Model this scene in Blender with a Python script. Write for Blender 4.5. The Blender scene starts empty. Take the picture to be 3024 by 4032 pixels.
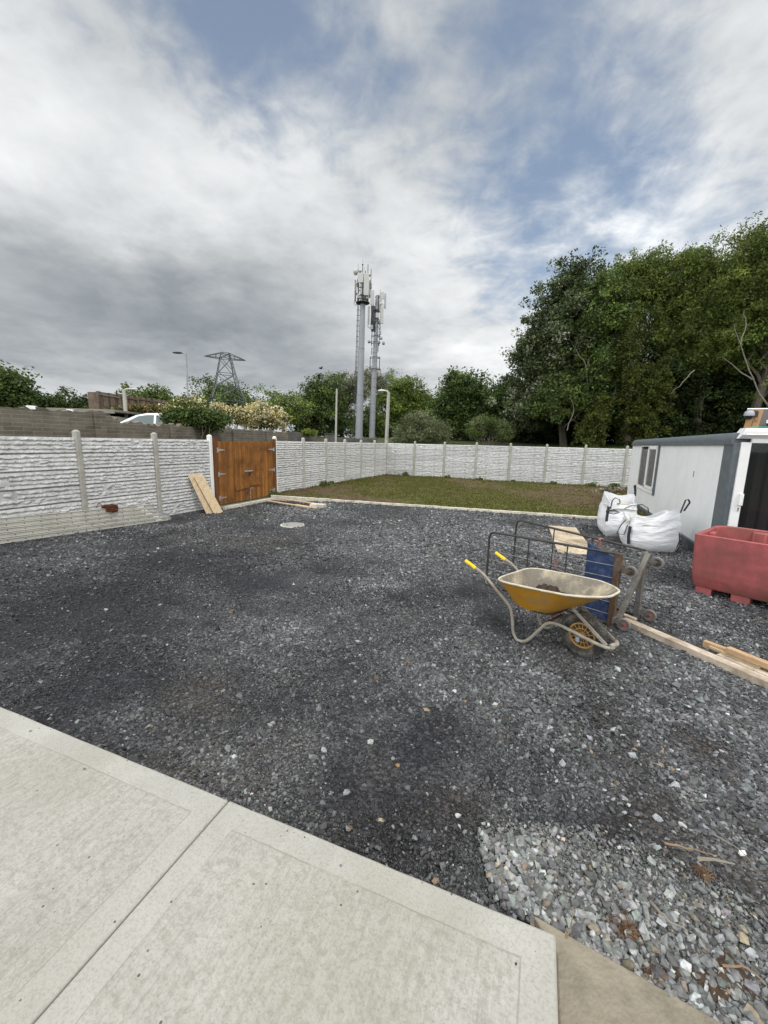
import bpy, math, random
import numpy as np
from mathutils import Vector, Matrix
random.seed(7); rng = np.random.default_rng(7)
sc = bpy.context.scene; COL = sc.collection
PI = math.pi
# ------------------------------------------------------------------ camera
FPX, PITCH, ROLL, CAMH = 1596.3, 0.17023, 0.02318, 2.004
cF = np.array([0, math.cos(PITCH), -math.sin(PITCH)]); cU0 = np.array([0, math.sin(PITCH), math.cos(PITCH)]); cR0 = np.array([1., 0, 0])
cR = math.cos(ROLL)*cR0 + math.sin(ROLL)*cU0; cU = -math.sin(ROLL)*cR0 + math.cos(ROLL)*cU0
cd = bpy.data.cameras.new('camera'); cam = bpy.data.objects.new('camera', cd); COL.objects.link(cam); sc.camera = cam
cam.matrix_world = Matrix(((cR[0], cU[0], -cF[0], 0), (cR[1], cU[1], -cF[1], 0), (cR[2], cU[2], -cF[2], CAMH), (0, 0, 0, 1)))
cd.sensor_fit = 'VERTICAL'; cd.sensor_height = 36; cd.lens = FPX/4032*36; cd.clip_end = 5000; cd.clip_start = .05
K = 3024/1659.
def ray(x, y):                       # direction through a point of the photograph (1659 x 2212 px)
    return cF + cR*(x*K-1512)/FPX - cU*(y*K-2016)/FPX
def g(x, y, z=0.):                   # where that direction meets height z
    d = ray(x, y); q = d*(z-CAMH)/d[2]; return np.array([q[0], q[1], z])
def w(x, y, Y):                      # where it reaches depth Y
    d = ray(x, y); q = d*Y/d[1]; q[2] += CAMH; return q
def mpp(Y): return Y*K/FPX           # metres per px at depth Y
# ------------------------------------------------------------------ materials
def mat(name, col, rough=.75, var=.18, scale=6., bump=.15, bscale=80., metal=0., dirt=None, dscale=3., damt=.0, grain=None, spec=.35, col2=None, dsoft=.12, island=0.):
    m = bpy.data.materials.new(name); m.use_nodes = True; nt = m.node_tree; N = nt.nodes; L = nt.links
    b = N['Principled BSDF']; b.inputs['Roughness'].default_value = rough; b.inputs['Metallic'].default_value = metal
    b.inputs['Specular IOR Level'].default_value = spec
    tc = N.new('ShaderNodeTexCoord'); src = tc.outputs['Object']
    if grain is not None:
        mp = N.new('ShaderNodeMapping'); mp.inputs['Scale'].default_value = grain; L.new(src, mp.inputs[0]); gsrc = mp.outputs[0]
    else: gsrc = src
    n = N.new('ShaderNodeTexNoise'); n.inputs['Scale'].default_value = scale; n.inputs['Detail'].default_value = 8; n.inputs['Roughness'].default_value = .65; L.new(gsrc, n.inputs['Vector'])
    r = N.new('ShaderNodeValToRGB'); L.new(n.outputs['Fac'], r.inputs[0])
    c = np.array(col); c2 = np.array(col2) if col2 is not None else c
    r.color_ramp.elements[0].position = .3; r.color_ramp.elements[1].position = .7
    r.color_ramp.elements[0].color = (*np.clip(c*(1-var), 0, 1), 1); r.color_ramp.elements[1].color = (*np.clip(c2*(1+var), 0, 1), 1)
    out = r.outputs[0]
    if dirt is not None:
        n2 = N.new('ShaderNodeTexNoise'); n2.inputs['Scale'].default_value = dscale; n2.inputs['Detail'].default_value = 10; n2.inputs['Roughness'].default_value = .7; L.new(src, n2.inputs['Vector'])
        mr = N.new('ShaderNodeMapRange'); mr.inputs['From Min'].default_value = .62-damt*.4-dsoft; mr.inputs['From Max'].default_value = .62-damt*.4+dsoft; L.new(n2.outputs['Fac'], mr.inputs['Value'])
        mx = N.new('ShaderNodeMix'); mx.data_type = 'RGBA'; L.new(mr.outputs[0], mx.inputs[0]); L.new(out, mx.inputs[6]); mx.inputs[7].default_value = (*dirt, 1); out = mx.outputs[2]
    if island:
        ge = N.new('ShaderNodeNewGeometry'); mr = N.new('ShaderNodeMapRange'); mr.inputs['To Min'].default_value = 1-island; mr.inputs['To Max'].default_value = 1+island; L.new(ge.outputs['Random Per Island'], mr.inputs['Value'])
        vm = N.new('ShaderNodeVectorMath'); vm.operation = 'SCALE'; L.new(out, vm.inputs[0]); L.new(mr.outputs[0], vm.inputs['Scale']); out = vm.outputs[0]
    L.new(out, b.inputs['Base Color'])
    if bump:
        n3 = N.new('ShaderNodeTexNoise'); n3.inputs['Scale'].default_value = bscale; n3.inputs['Detail'].default_value = 6; L.new(gsrc, n3.inputs['Vector'])
        bp = N.new('ShaderNodeBump'); bp.inputs['Strength'].default_value = bump; bp.inputs['Distance'].default_value = .01; L.new(n3.outputs['Fac'], bp.inputs['Height']); L.new(bp.outputs[0], b.inputs['Normal'])
    return m
def obj_random(m, amt):
    nt = m.node_tree; N = nt.nodes; L = nt.links; b = N['Principled BSDF']; src = b.inputs['Base Color'].links[0].from_socket; oi = N.new('ShaderNodeObjectInfo'); mr = N.new('ShaderNodeMapRange'); mr.inputs['To Min'].default_value = 1-amt; mr.inputs['To Max'].default_value = 1+amt*.7; L.new(oi.outputs['Random'], mr.inputs['Value'])
    v = N.new('ShaderNodeVectorMath'); v.operation = 'SCALE'; L.new(src, v.inputs[0]); L.new(mr.outputs[0], v.inputs['Scale']); L.new(v.outputs[0], b.inputs['Base Color'])
def glass(name, tint, rough=.02, alpha=.45):
    m = bpy.data.materials.new(name); m.use_nodes = True; nt = m.node_tree; N = nt.nodes; L = nt.links
    b = N['Principled BSDF']; b.inputs['Base Color'].default_value = (*tint, 1); b.inputs['Roughness'].default_value = rough; b.inputs['Specular IOR Level'].default_value = .6
    n = N.new('ShaderNodeTexNoise'); n.inputs['Scale'].default_value = 1.5; bp = N.new('ShaderNodeBump'); bp.inputs['Strength'].default_value = .03; L.new(n.outputs['Fac'], bp.inputs['Height']); L.new(bp.outputs[0], b.inputs['Normal'])
    b.inputs['Alpha'].default_value = alpha
    return m
def attr_mat(name, rough=.6, trans=0., spec=.25, var=.0, scale=40, bump=0):
    m = bpy.data.materials.new(name); m.use_nodes = True; nt = m.node_tree; N = nt.nodes; L = nt.links
    b = N['Principled BSDF']; b.inputs['Roughness'].default_value = rough; b.inputs['Specular IOR Level'].default_value = spec
    a = N.new('ShaderNodeAttribute'); a.attribute_name = 'Col'; out = a.outputs['Color']
    if var:
        tc = N.new('ShaderNodeTexCoord'); n = N.new('ShaderNodeTexNoise'); n.inputs['Scale'].default_value = scale; n.inputs['Detail'].default_value = 6; L.new(tc.outputs['Object'], n.inputs['Vector'])
        mr = N.new('ShaderNodeMapRange'); mr.inputs['From Min'].default_value = .3; mr.inputs['From Max'].default_value = .7; mr.inputs['To Min'].default_value = 1-var; mr.inputs['To Max'].default_value = 1+var; L.new(n.outputs['Fac'], mr.inputs['Value'])
        vm = N.new('ShaderNodeVectorMath'); vm.operation = 'SCALE'; L.new(out, vm.inputs[0]); L.new(mr.outputs[0], vm.inputs['Scale']); out = vm.outputs[0]
        if bump:
            bp = N.new('ShaderNodeBump'); bp.inputs['Strength'].default_value = bump; bp.inputs['Distance'].default_value = .005; L.new(n.outputs['Fac'], bp.inputs['Height']); L.new(bp.outputs[0], b.inputs['Normal'])
    L.new(out, b.inputs['Base Color'])
    if trans:
        t = N.new('ShaderNodeBsdfTranslucent'); L.new(out, t.inputs['Color']); mx = N.new('ShaderNodeMixShader'); mx.inputs[0].default_value = trans
        L.new(b.outputs[0], mx.inputs[1]); L.new(t.outputs[0], mx.inputs[2]); L.new(mx.outputs[0], N['Material Output'].inputs[0])
    return m
M = dict(
 panel=mat('fence_panel_concrete', (.57,.57,.57), .85, .14, 5, .35, 90, dirt=(.36,.36,.335), dscale=7, damt=.16),
 post=mat('fence_post_concrete', (.40,.39,.35), .9, .12, 12, .3, 140, dirt=(.27,.26,.22), dscale=5, damt=.1),
 wpost=mat('white_post_concrete', (.74,.74,.71), .85, .06, 8, .2, 120),
 kerb=mat('cream_kerb_concrete', (.62,.58,.48), .9, .12, 7, .3, 120, dirt=(.28,.25,.2), dscale=5, damt=.1),
 gatewood=mat('stained_gate_timber', (.195,.078,.017), .6, .38, 9, .25, 30, grain=(1.,1.,.05), col2=(.26,.108,.024), dirt=(.10,.035,.008), dscale=2.2, damt=.08, island=.25),
 gatepost=mat('brown_gate_post_timber', (.13,.05,.016), .7, .35, 12, .3, 40, grain=(1,1,.08)),
 galv=mat('galvanised_steel', (.50,.51,.53), .42, .12, 14, .05, 60, metal=.75),
 galvdull=mat('dull_galvanised_steel', (.33,.345,.37), .6, .12, 2.5, .05, 40, metal=.25),
 mastgrey=mat('mast_grey_paint', (.275,.292,.31), .5, .08, .9, .03, 20, metal=.1, dirt=(.24,.26,.29), dscale=.7, damt=.15),
 pylon=mat('weathered_pylon_steel', (.10,.108,.115), .6, .2, .5, 0, 40), mastdark=mat('dark_steel', (.055,.06,.062), .6, .2, 5, .05, 40, metal=.2),
 antenna=mat('antenna_white_plastic', (.47,.48,.46), .5, .06, 3, 0),
 alu=mat('ladder_aluminium', (.47,.46,.41), .55, .12, 5, .06, 60, metal=.12, dirt=(.40,.39,.34), dscale=4, damt=.12),
 rust=mat('rust', (.11,.038,.016), .9, .45, 14, .4, 60),
 osb=mat('raw_board', (.55,.43,.28), .85, .13, 10, .25, 60, dirt=(.40,.29,.17), dscale=9, damt=.12),
 timber=mat('sawn_timber', (.54,.455,.36), .85, .22, 7, .25, 60, grain=(3,.25,3), dirt=(.24,.185,.13), dscale=5, damt=.12),
 timberorange=mat('fresh_sawn_timber', (.46,.31,.18), .8, .2, 7, .25, 60, grain=(3,.25,3)),
 dirtyboard=mat('weathered_plywood', (.60,.50,.36), .85, .15, 6, .2, 60, dirt=(.25,.19,.125), dscale=1.7, damt=.3),
 cabinwhite=mat('cabin_white_panel', (.80,.815,.81), .55, .04, 3, .06, 90, dirt=(.70,.715,.70), dscale=1.4, damt=.06, dsoft=.2),
 cabingrey=mat('cabin_grey_trim', (.10,.117,.128), .5, .12, 5, .05, 60, dirt=(.16,.17,.18), dscale=6, damt=.0),
 pvc=mat('white_frame_plastic', (.78,.78,.77), .4, .04, 6, 0),
 dark=mat('dark_interior', (.012,.012,.012), .8, .3, 4, 0),
 rubber=mat('black_rubber', (.028,.027,.026), .85, .4, 20, .4, 80, dirt=(.15,.135,.11), dscale=8, damt=.14),
 black=mat('black_plastic', (.018,.018,.02), .4, .3, 9, 0),
 baggrey=mat('bag_black_webbing', (.03,.032,.036), .8, .25, 40, .2, 200),
 sand=mat('sharp_sand', (.40,.36,.28), .95, .2, 20, .6, 90),
 redtank=mat('faded_red_plastic', (.37,.092,.092), .6, .2, 7, .2, 30, dirt=(.16,.075,.055), dscale=2.0, damt=.16, dsoft=.16),
 yellow=mat('yellow_tray_paint', (.50,.24,.018), .5, .14, 6, .12, 60, dirt=(.33,.235,.12), dscale=5, damt=.13),
 residue=mat('dried_mortar_residue', (.44,.375,.265), .9, .2, 9, .6, 60, dirt=(.185,.165,.135), dscale=3.0, damt=.42, dsoft=.08),
 rimwhite=mat('mortar_crusted_rim', (.56,.51,.39), .9, .14, 25, .7, 70, dirt=(.33,.29,.22), dscale=22, damt=.08),
 mudframe=mat('mortar_caked_tube', (.28,.26,.22), .9, .22, 14, .7, 60, dirt=(.22,.18,.13), dscale=9, damt=.14),
 gripyellow=mat('yellow_grip_rubber', (.74,.50,.02), .5, .1, 20, .1),
 hubyellow=mat('ochre_wheel_hub', (.34,.20,.062), .55, .2, 12, .1),
 soil=mat('dark_soil', (.045,.032,.022), .95, .4, 25, .8, 60),
 cartdark=mat('dark_cart_tube', (.055,.056,.055), .5, .3, 12, .1, 60, metal=.4, dirt=(.12,.08,.05), dscale=8, damt=.08),
 cartwire=mat('cart_wire_zinc', (.26,.26,.25), .5, .3, 12, 0, metal=.5),
 cartrust=mat('rusted_cart_steel', (.085,.05,.032), .85, .4, 12, .3, 60, dirt=(.20,.175,.15), dscale=5, damt=-.02),
 cartgrey=mat('worn_cart_steel', (.165,.155,.14), .65, .3, 9, .2, 60, metal=.2, dirt=(.10,.07,.045), dscale=6, damt=.12),
 blue=mat('blue_board', (.024,.044,.115), .6, .14, 6, .1, 60, dirt=(.09,.12,.2), dscale=12, damt=.04),
 castergrey=mat('castor_grey_rubber', (.16,.15,.14), .7, .15, 18, .1), casterpink=mat('castor_pink_hub', (.30,.13,.115), .6, .2, 18, .1),
 carwhite=mat('car_white_paint', (.78,.79,.80), .2, .02, 3, 0, spec=.5),
 tile=mat('manhole_concrete', (.27,.27,.255), .9, .15, 12, .5, 60),
 darkfence=mat('weathered_dark_boards', (.115,.082,.062), .9, .3, 5, .3, 30, grain=(1,1,.08), dirt=(.18,.145,.115), dscale=2, damt=.1, island=.6),
 shedgrey=mat('flat_roof_felt', (.20,.19,.165), .9, .15, 4, .2), render=mat('pale_render', (.5,.46,.38), .9, .1, 4, .2),
 blockwall=mat('grey_block_wall', (.15,.14,.125), .95, .25, 6, .4, 40),
 bark=mat('grey_bark', (.13,.11,.085), .9, .3, 12, .5, 30, grain=(1,1,.3)), palebark=mat('pale_dead_bark', (.21,.19,.155), .9, .2, 8, .3, 30),
 lampgrey=mat('lamp_concrete', (.40,.39,.35), .85, .1, 4, .2, 60), lampwhite=mat('lamp_head_white', (.72,.72,.69), .4, .04, 5, 0),
 sill=mat('grey_gate_apron', (.17,.17,.17), .9, .15, 6, .3, 50),
 green=mat('green_net', (.05,.30,.17), .8, .2, 20, 0), twig=mat('dry_twig', (.22,.15,.09), .9, .3, 30, .3),
 drygrass=mat('dry_brown_grass', (.15,.085,.045), .9, .3, 30, 0), bird=mat('dark_feathers', (.03,.03,.035), .8, .2, 9, 0), plywood=mat('orange_plywood', (.42,.235,.11), .7, .12, 8, .1, grain=(1,1,.2)),
 leaf=attr_mat('leaves', .55, .28), stone=attr_mat('crushed_stone', .8, 0, .3, .3, 55, .5), blade=attr_mat('grass_blades', .6, .3),
 glassdark=glass('dark_window_glass', (.02,.022,.025), .03, .45), glasscar=glass('car_glass', (.10,.13,.13), .05, 1.),
 curtain=mat('brown_vertical_blinds', (.15,.12,.09), .9, .35, 5, .1, grain=(3,3,.02)),
)
obj_random(M['panel'], .10); obj_random(M['post'], .10)
# ------------------------------------------------------------------ builders
ROOTM = {}
def tag(o, label=None, cat=None, group=None, kind=None):
    if label: o['label'] = label
    if cat: o['category'] = cat
    if group: o['group'] = group
    if kind: o['kind'] = kind
    return o
def thing(name, label, cat, loc=(0,0,0), rz=0., group=None):
    o = bpy.data.objects.new(name, None); COL.objects.link(o); o.empty_display_size = .2
    o.location = [float(c) for c in loc]; o.rotation_euler = (0, 0, rz)
    ROOTM[o.name] = Matrix.Translation([float(c) for c in loc]) @ Matrix.Rotation(rz, 4, 'Z')
    return tag(o, label, cat, group)
class MB:
    def __init__(s): s.v = []; s.f = []; s.m = []
    def add(s, vs, fs, mi=0):
        k = len(s.v); s.v += [tuple(float(c) for c in p) for p in vs]; s.f += [tuple(i+k for i in f) for f in fs]; s.m += [mi]*len(fs); return s
    def box(s, c, d, R=None, mi=0):
        x, y, z = d[0]/2, d[1]/2, d[2]/2
        P = [Vector(q) for q in ((-x,-y,-z),(x,-y,-z),(x,y,-z),(-x,y,-z),(-x,-y,z),(x,-y,z),(x,y,z),(-x,y,z))]
        if R is not None: P = [R @ q for q in P]
        c = Vector([float(i) for i in c])
        return s.add([q+c for q in P], [(3,2,1,0),(4,5,6,7),(0,1,5,4),(1,2,6,5),(2,3,7,6),(3,0,4,7)], mi)
    def bar(s, p0, p1, wd, h, up=(0,0,1), mi=0):
        p0 = Vector([float(i) for i in p0]); p1 = Vector([float(i) for i in p1]); a = (p1-p0).normalized(); u = Vector(up)
        side = a.cross(u); side = side.normalized() if side.length > 1e-4 else Vector((1,0,0)); u = side.cross(a).normalized()
        P = []
        for p in (p0, p1):
            for sx, sz in ((-1,-1),(1,-1),(1,1),(-1,1)): P.append(p + side*sx*wd/2 + u*sz*h/2)
        return s.add(P, [(0,1,2,3),(7,6,5,4),(1,0,4,5),(2,1,5,6),(3,2,6,7),(0,3,7,4)], mi)
    def tube(s, path, r, seg=8, closed=False, mi=0, flat=1.):
        P = [Vector([float(i) for i in p]) for p in path]; n = len(P); R = list(r) if hasattr(r, '__len__') else [r]*n
        vs = []; prev = None
        for i in range(n):
            t = (P[(i+1) % n]-P[i-1]) if closed else (P[min(i+1, n-1)]-P[max(i-1, 0)])
            t = t.normalized() if t.length > 1e-9 else Vector((0,0,1))
            if prev is None:
                u = t.cross(Vector((0,0,1))); u = u if u.length > .05 else t.cross(Vector((0,1,0)))
            else: u = prev - t*prev.dot(t)
            u.normalize(); prev = u; v = t.cross(u)
            for k in range(seg):
                a = 2*PI*k/seg; vs.append(P[i] + u*math.cos(a)*R[i] + v*math.sin(a)*R[i]*flat)
        fs = []
        for i in range(n if closed else n-1):
            j = (i+1) % n
            for k in range(seg): fs.append((i*seg+k, i*seg+(k+1) % seg, j*seg+(k+1) % seg, j*seg+k))
        if not closed: fs.append(tuple(range(seg-1, -1, -1))); fs.append(tuple((n-1)*seg+k for k in range(seg)))
        return s.add(vs, fs, mi)
    def cyl(s, p0, p1, r0, r1=None, seg=14, mi=0): return s.tube([p0, p1], [r0, r0 if r1 is None else r1], seg, mi=mi)
    def lathe(s, prof, c=(0,0,0), R=None, seg=20, mi=0, close=False):
        vs = []; n = len(prof); c = Vector([float(i) for i in c])
        for r, z in prof:
            for k in range(seg):
                a = 2*PI*k/seg; q = Vector((r*math.cos(a), r*math.sin(a), z)); q = R @ q if R is not None else q; vs.append(q+c)
        fs = [(i*seg+k, i*seg+(k+1) % seg, ((i+1) % n)*seg+(k+1) % seg, ((i+1) % n)*seg+k) for i in range(n if close else n-1) for k in range(seg)]
        if not close: fs.append(tuple(range(seg-1, -1, -1))); fs.append(tuple((n-1)*seg+k for k in range(seg)))
        return s.add(vs, fs, mi)
    def prism(s, poly, z0, z1, Mx=None, mi=0):
        n = len(poly); vs = [Vector((p[0], p[1], z0)) for p in poly]+[Vector((p[0], p[1], z1)) for p in poly]
        if Mx is not None: vs = [Mx @ q for q in vs]
        return s.add(vs, [tuple(range(n-1, -1, -1)), tuple(range(n, 2*n))]+[(i, (i+1) % n, (i+1) % n+n, i+n) for i in range(n)], mi)
    def ball(s, c, r, seg=12, rings=8, mi=0, noise=0.):
        r = (r, r, r) if not hasattr(r, '__len__') else r; vs = []
        for i in range(rings+1):
            t = PI*i/rings
            for k in range(seg):
                a = 2*PI*k/seg; q = 1+random.uniform(-noise, noise); vs.append((c[0]+r[0]*math.sin(t)*math.cos(a)*q, c[1]+r[1]*math.sin(t)*math.sin(a)*q, c[2]-r[2]*math.cos(t)*q))
        fs = [(i*seg+k, i*seg+(k+1) % seg, (i+1)*seg+(k+1) % seg, (i+1)*seg+k) for i in range(rings) for k in range(seg)]
        return s.add(vs, fs, mi)
    def build(s, name, mats, parent=None, bevel=0., smooth=True, world=False, ang=35, bseg=2):
        me = bpy.data.meshes.new(name); V = s.v
        if world and parent is not None:
            q = parent
            while q.parent is not None: q = q.parent
            I = ROOTM[q.name].inverted(); V = [tuple(I @ Vector(p)) for p in V]
        me.from_pydata(V, [], s.f); mats = mats if isinstance(mats, (list, tuple)) else [mats]
        for m_ in mats: me.materials.append(m_)
        if len(mats) > 1: me.polygons.foreach_set('material_index', s.m)
        o = bpy.data.objects.new(name, me); COL.objects.link(o); o.parent = parent
        if smooth:
            me.polygons.foreach_set('use_smooth', [True]*len(s.f)); me.set_sharp_from_angle(angle=math.radians(ang))
        if bevel:
            b = o.modifiers.new('bevel', 'BEVEL'); b.width = bevel; b.segments = bseg; b.limit_method = 'ANGLE'; b.angle_limit = math.radians(40)
        return o
def npmesh(name, V, Fq, mt, parent=None, col=None, smooth=False):
    me = bpy.data.meshes.new(name); V = np.asarray(V, np.float32); Fq = np.asarray(Fq, np.int32); nf, k = Fq.shape
    me.vertices.add(len(V)); me.vertices.foreach_set('co', V.ravel()); me.loops.add(nf*k); me.loops.foreach_set('vertex_index', Fq.ravel())
    me.polygons.add(nf); me.polygons.foreach_set('loop_start', np.arange(nf, dtype=np.int32)*k)
    me.polygons.foreach_set('use_smooth', np.full(nf, bool(smooth)))
    me.update(calc_edges=True)
    if col is not None:
        a = me.color_attributes.new('Col', 'FLOAT_COLOR', 'POINT'); c = np.ones((len(V), 4), np.float32); c[:, :3] = col; a.data.foreach_set('color', c.ravel())
    me.materials.append(mt); o = bpy.data.objects.new(name, me); COL.objects.link(o); o.parent = parent
    return o
def copy_part(o, parent, mat4=None):
    c = o.copy(); COL.objects.link(c); c.parent = parent
    if mat4 is not None: c.matrix_local = mat4
    return c
def vnoise(x, y, seed=0):            # 2D value noise, 0..1
    x = np.asarray(x, float); y = np.asarray(y, float); xi = np.floor(x).astype(np.int64); yi = np.floor(y).astype(np.int64); fx = x-xi; fy = y-yi
    fx = fx*fx*(3-2*fx); fy = fy*fy*(3-2*fy)
    def h(a, b):
        n = (a*374761393+b*668265263+seed*144665) & 0xffffffff; n = ((n ^ (n >> 13))*1274126177) & 0xffffffff; return ((n ^ (n >> 16)) & 0xffff)/65535.
    return (h(xi, yi)*(1-fx)+h(xi+1, yi)*fx)*(1-fy)+(h(xi, yi+1)*(1-fx)+h(xi+1, yi+1)*fx)*fy
def fbm(x, y, seed=0, o=4):
    t = 0; a = .5; s_ = 0
    for i in range(o): t = t+a*vnoise(x*2**i, y*2**i, seed+i*17); s_ += a; a *= .5
    return t/s_
def sstep(a, b, x): t = np.clip((x-a)/(b-a), 0, 1); return t*t*(3-2*t)
def rotz(a): return Matrix.Rotation(a, 3, 'Z')
# ------------------------------------------------------------------ layout of the two fences
CO = np.array([.0654, 25.1904]); AL = np.array([-.37378, -.92752]); BR = np.array([.91881, -.39470]); NB = np.array([.39470, .91881]); NL = np.array([-.92752, .37378])
BAY, GATEW, FH = 1.83, 3.089, 1.96
def lpost(i): return CO+AL*((9-i)*BAY if i >= 3 else 6*BAY+GATEW+(2-i)*BAY)
def s_left(x, y): return (x-CO[0])*NL[0]+(y-CO[1])*NL[1]
def s_back(x, y): return (x-CO[0])*NB[0]+(y-CO[1])*NB[1]
E0 = g(590, 1074)[:2]; E1 = g(1318, 1124)[:2]; ED = (E1-E0)/np.linalg.norm(E1-E0); EN = np.array([-ED[1], ED[0]])
def s_lawn(x, y): return (x-E0[0])*EN[0]+(y-E0[1])*EN[1]
def dip(x, y):                        # the yard falls a little towards the left fence
    return sstep(-3.4, -.5, s_left(x, y))*(.085-.19*sstep(6.3, 10.8, y))*(1-sstep(14.2, 16., y))
def gz(x, y): return float(dip(np.array(x, float), np.array(y, float)))
def terrain(x, y):
    sl = s_left(x, y); sb = s_back(x, y)
    a = 1.35*sstep(3.7, 4.7, sl)+.8*sstep(6, 22, sl); b = 1.45*sstep(1.5, 7, sb)+1.1*sstep(7, 26, sb)
    return np.maximum(a, b)-.3+.3*sstep(.1, 1.2, np.maximum(sl, sb))+.12*(fbm(x*.25, y*.25, 5)-.5)*sstep(1, 6, np.maximum(sl, sb))
def tz(x, y): return float(terrain(np.array(x, float), np.array(y, float)))
# ------------------------------------------------------------------ world
SUN_EL, SUN_AZ = math.radians(57), math.atan2(.55, -.83)      # azimuth measured from +Y towards +X
sdir = Vector((math.sin(SUN_AZ)*math.cos(SUN_EL), math.cos(SUN_AZ)*math.cos(SUN_EL), math.sin(SUN_EL)))
ld = bpy.data.lights.new('sun', 'SUN'); ld.energy = 1.5; ld.angle = math.radians(11); ld.color = (1, .955, .88)
lo = bpy.data.objects.new('sun', ld); COL.objects.link(lo); lo.rotation_euler = (-sdir).to_track_quat('-Z', 'Y').to_euler(); lo.location = (0, 0, 40)
wd = bpy.data.worlds.new('World'); sc.world = wd; wd.use_nodes = True; nt = wd.node_tree; N = nt.nodes; L = nt.links
bg = N['Background']; BGS = .1; bg.inputs['Strength'].default_value = BGS
sky = N.new('ShaderNodeTexSky'); sky.sky_type = 'NISHITA'; sky.sun_disc = False; sky.sun_elevation = SUN_EL; sky.sun_rotation = SUN_AZ; sky.air_density = 1.; sky.dust_density = .6; sky.ozone_density = 1.5
tc = N.new('ShaderNodeTexCoord'); D0 = tc.outputs['Generated']
def math_(op, a, b=None, c=None):
    n = N.new('ShaderNodeMath'); n.operation = op
    for i, q in enumerate((a, b, c)):
        if q is None: continue
        if isinstance(q, (int, float)): n.inputs[i].default_value = q
        else: L.new(q, n.inputs[i])
    return n.outputs[0]
def vmath(op, a, b=None, c=None, sc_=None):
    n = N.new('ShaderNodeVectorMath'); n.operation = op
    for i, q in enumerate((a, b, c)):
        if q is None: continue
        if isinstance(q, (tuple, list)): n.inputs[i].default_value = q
        else: L.new(q, n.inputs[i])
    if sc_ is not None: (L.new(sc_, n.inputs['Scale']) if not isinstance(sc_, (int, float)) else setattr(n.inputs['Scale'], 'default_value', sc_))
    return n.outputs['Value'] if op == 'DOT_PRODUCT' else n.outputs[0]
sx = N.new('ShaderNodeSeparateXYZ'); L.new(D0, sx.inputs[0])
inv = math_('DIVIDE', 1., math_('MAXIMUM', math_('ADD', sx.outputs[2], .22), .12))
plane = vmath('SCALE', D0, sc_=inv)
def wnoise(scale, detail=6, rough=.55, seed=(0,0,0), dist=0., color=False, vec=None, stretch=(1,1,1)):
    mp = N.new('ShaderNodeMapping'); mp.inputs['Location'].default_value = seed; mp.inputs['Scale'].default_value = stretch; L.new(plane if vec is None else vec, mp.inputs[0])
    n = N.new('ShaderNodeTexNoise'); n.inputs['Scale'].default_value = scale; n.inputs['Detail'].default_value = detail; n.inputs['Roughness'].default_value = rough; n.inputs['Distortion'].default_value = dist
    L.new(mp.outputs[0], n.inputs['Vector']); return n.outputs['Color' if color else 'Fac']
wc = wnoise(3.2, 7, .58, (3.1, 1.7, 0), color=True)
D1 = vmath('NORMALIZE', vmath('ADD', D0, vmath('SCALE', vmath('SUBTRACT', wc, (.5, .5, .5)), sc_=.24)))
# places in the sky: photograph px, cover (0 blue .. 1 cloud), brightness of the cloud
BL = [(100,100,1,.68),(40,240,1,.86),(200,300,1,.66),(330,130,.95,.60),(240,20,.85,.6),(470,60,.02,.42),(500,170,.0,.42),(600,230,.45,.6),(700,110,.28,.55),(870,200,.16,.45),(830,40,.85,.66),(1000,140,.7,.62),
 (1130,60,.2,.56),(1300,90,.85,.62),(1550,120,.95,.74),(1600,330,.85,.74),(1450,230,.62,.66),(1250,240,.6,.66),(1000,330,.95,.56),(1010,440,.3,.6),(1180,390,.1,.7),(1350,430,.42,.86),(1550,450,.6,.76),(1050,520,.2,.75),
 (1250,530,.35,.84),(1400,560,.55,.76),(640,330,1,.9),(400,330,1,.86),(100,390,1,.80),(250,430,1,.80),(550,440,1,.84),(780,430,1,.66),(60,540,1,.48),(300,590,1,.42),(500,545,1,.56),(150,690,1,.235),(400,690,1,.22),(600,640,1,.42),
 (620,750,1,.33),(60,765,1,.26),(60,830,1,.66),(330,835,1,.62),(560,855,1,.64),(700,570,1,.72),(740,720,1,.5),(850,560,.95,.82),(950,590,.92,.84),(880,690,1,.66),(1010,660,1,.92),(1060,730,1,.9),(990,790,1,.74),(870,760,1,.58),(1150,610,.62,.76),
 (850,900,1,.46),(1150,830,1,.7),(1400,800,.9,.7),(200,760,1,.27),(450,770,1,.27),(100,825,1,.74),(220,838,1,.74),(440,842,1,.74),(0,815,1,.6),(1160,480,.75,.86),(1290,425,.8,.86),(1420,400,.8,.88),(1220,470,.05,.8),(1350,500,.2,.85),(1100,350,.5,.6),(-300,500,1,.5),(-400,900,1,.4),(2100,500,.8,.75),(2100,1000,.9,.6),(830,-300,.7,.6),(200,-400,.9,.6),(1500,-400,.8,.65)]
dirs = [(ray(a, b), c, d) for a, b, c, d in BL]+[(np.array(q), .88, .62) for q in ()]+[(np.array(q), .92, b_) for q, b_ in (((0,-1,.3),1.3),((.8,-.6,.3),1.0),((-.8,-.6,.4),2.1),((0,-.6,.9),1.6),((0,-.1,1),1.3),((.95,.1,.4),.9),((-1,.0,.35),1.7))]  # extra unseen sky patches around and overhead, set bright to light the cabin wall
acc = None
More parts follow.
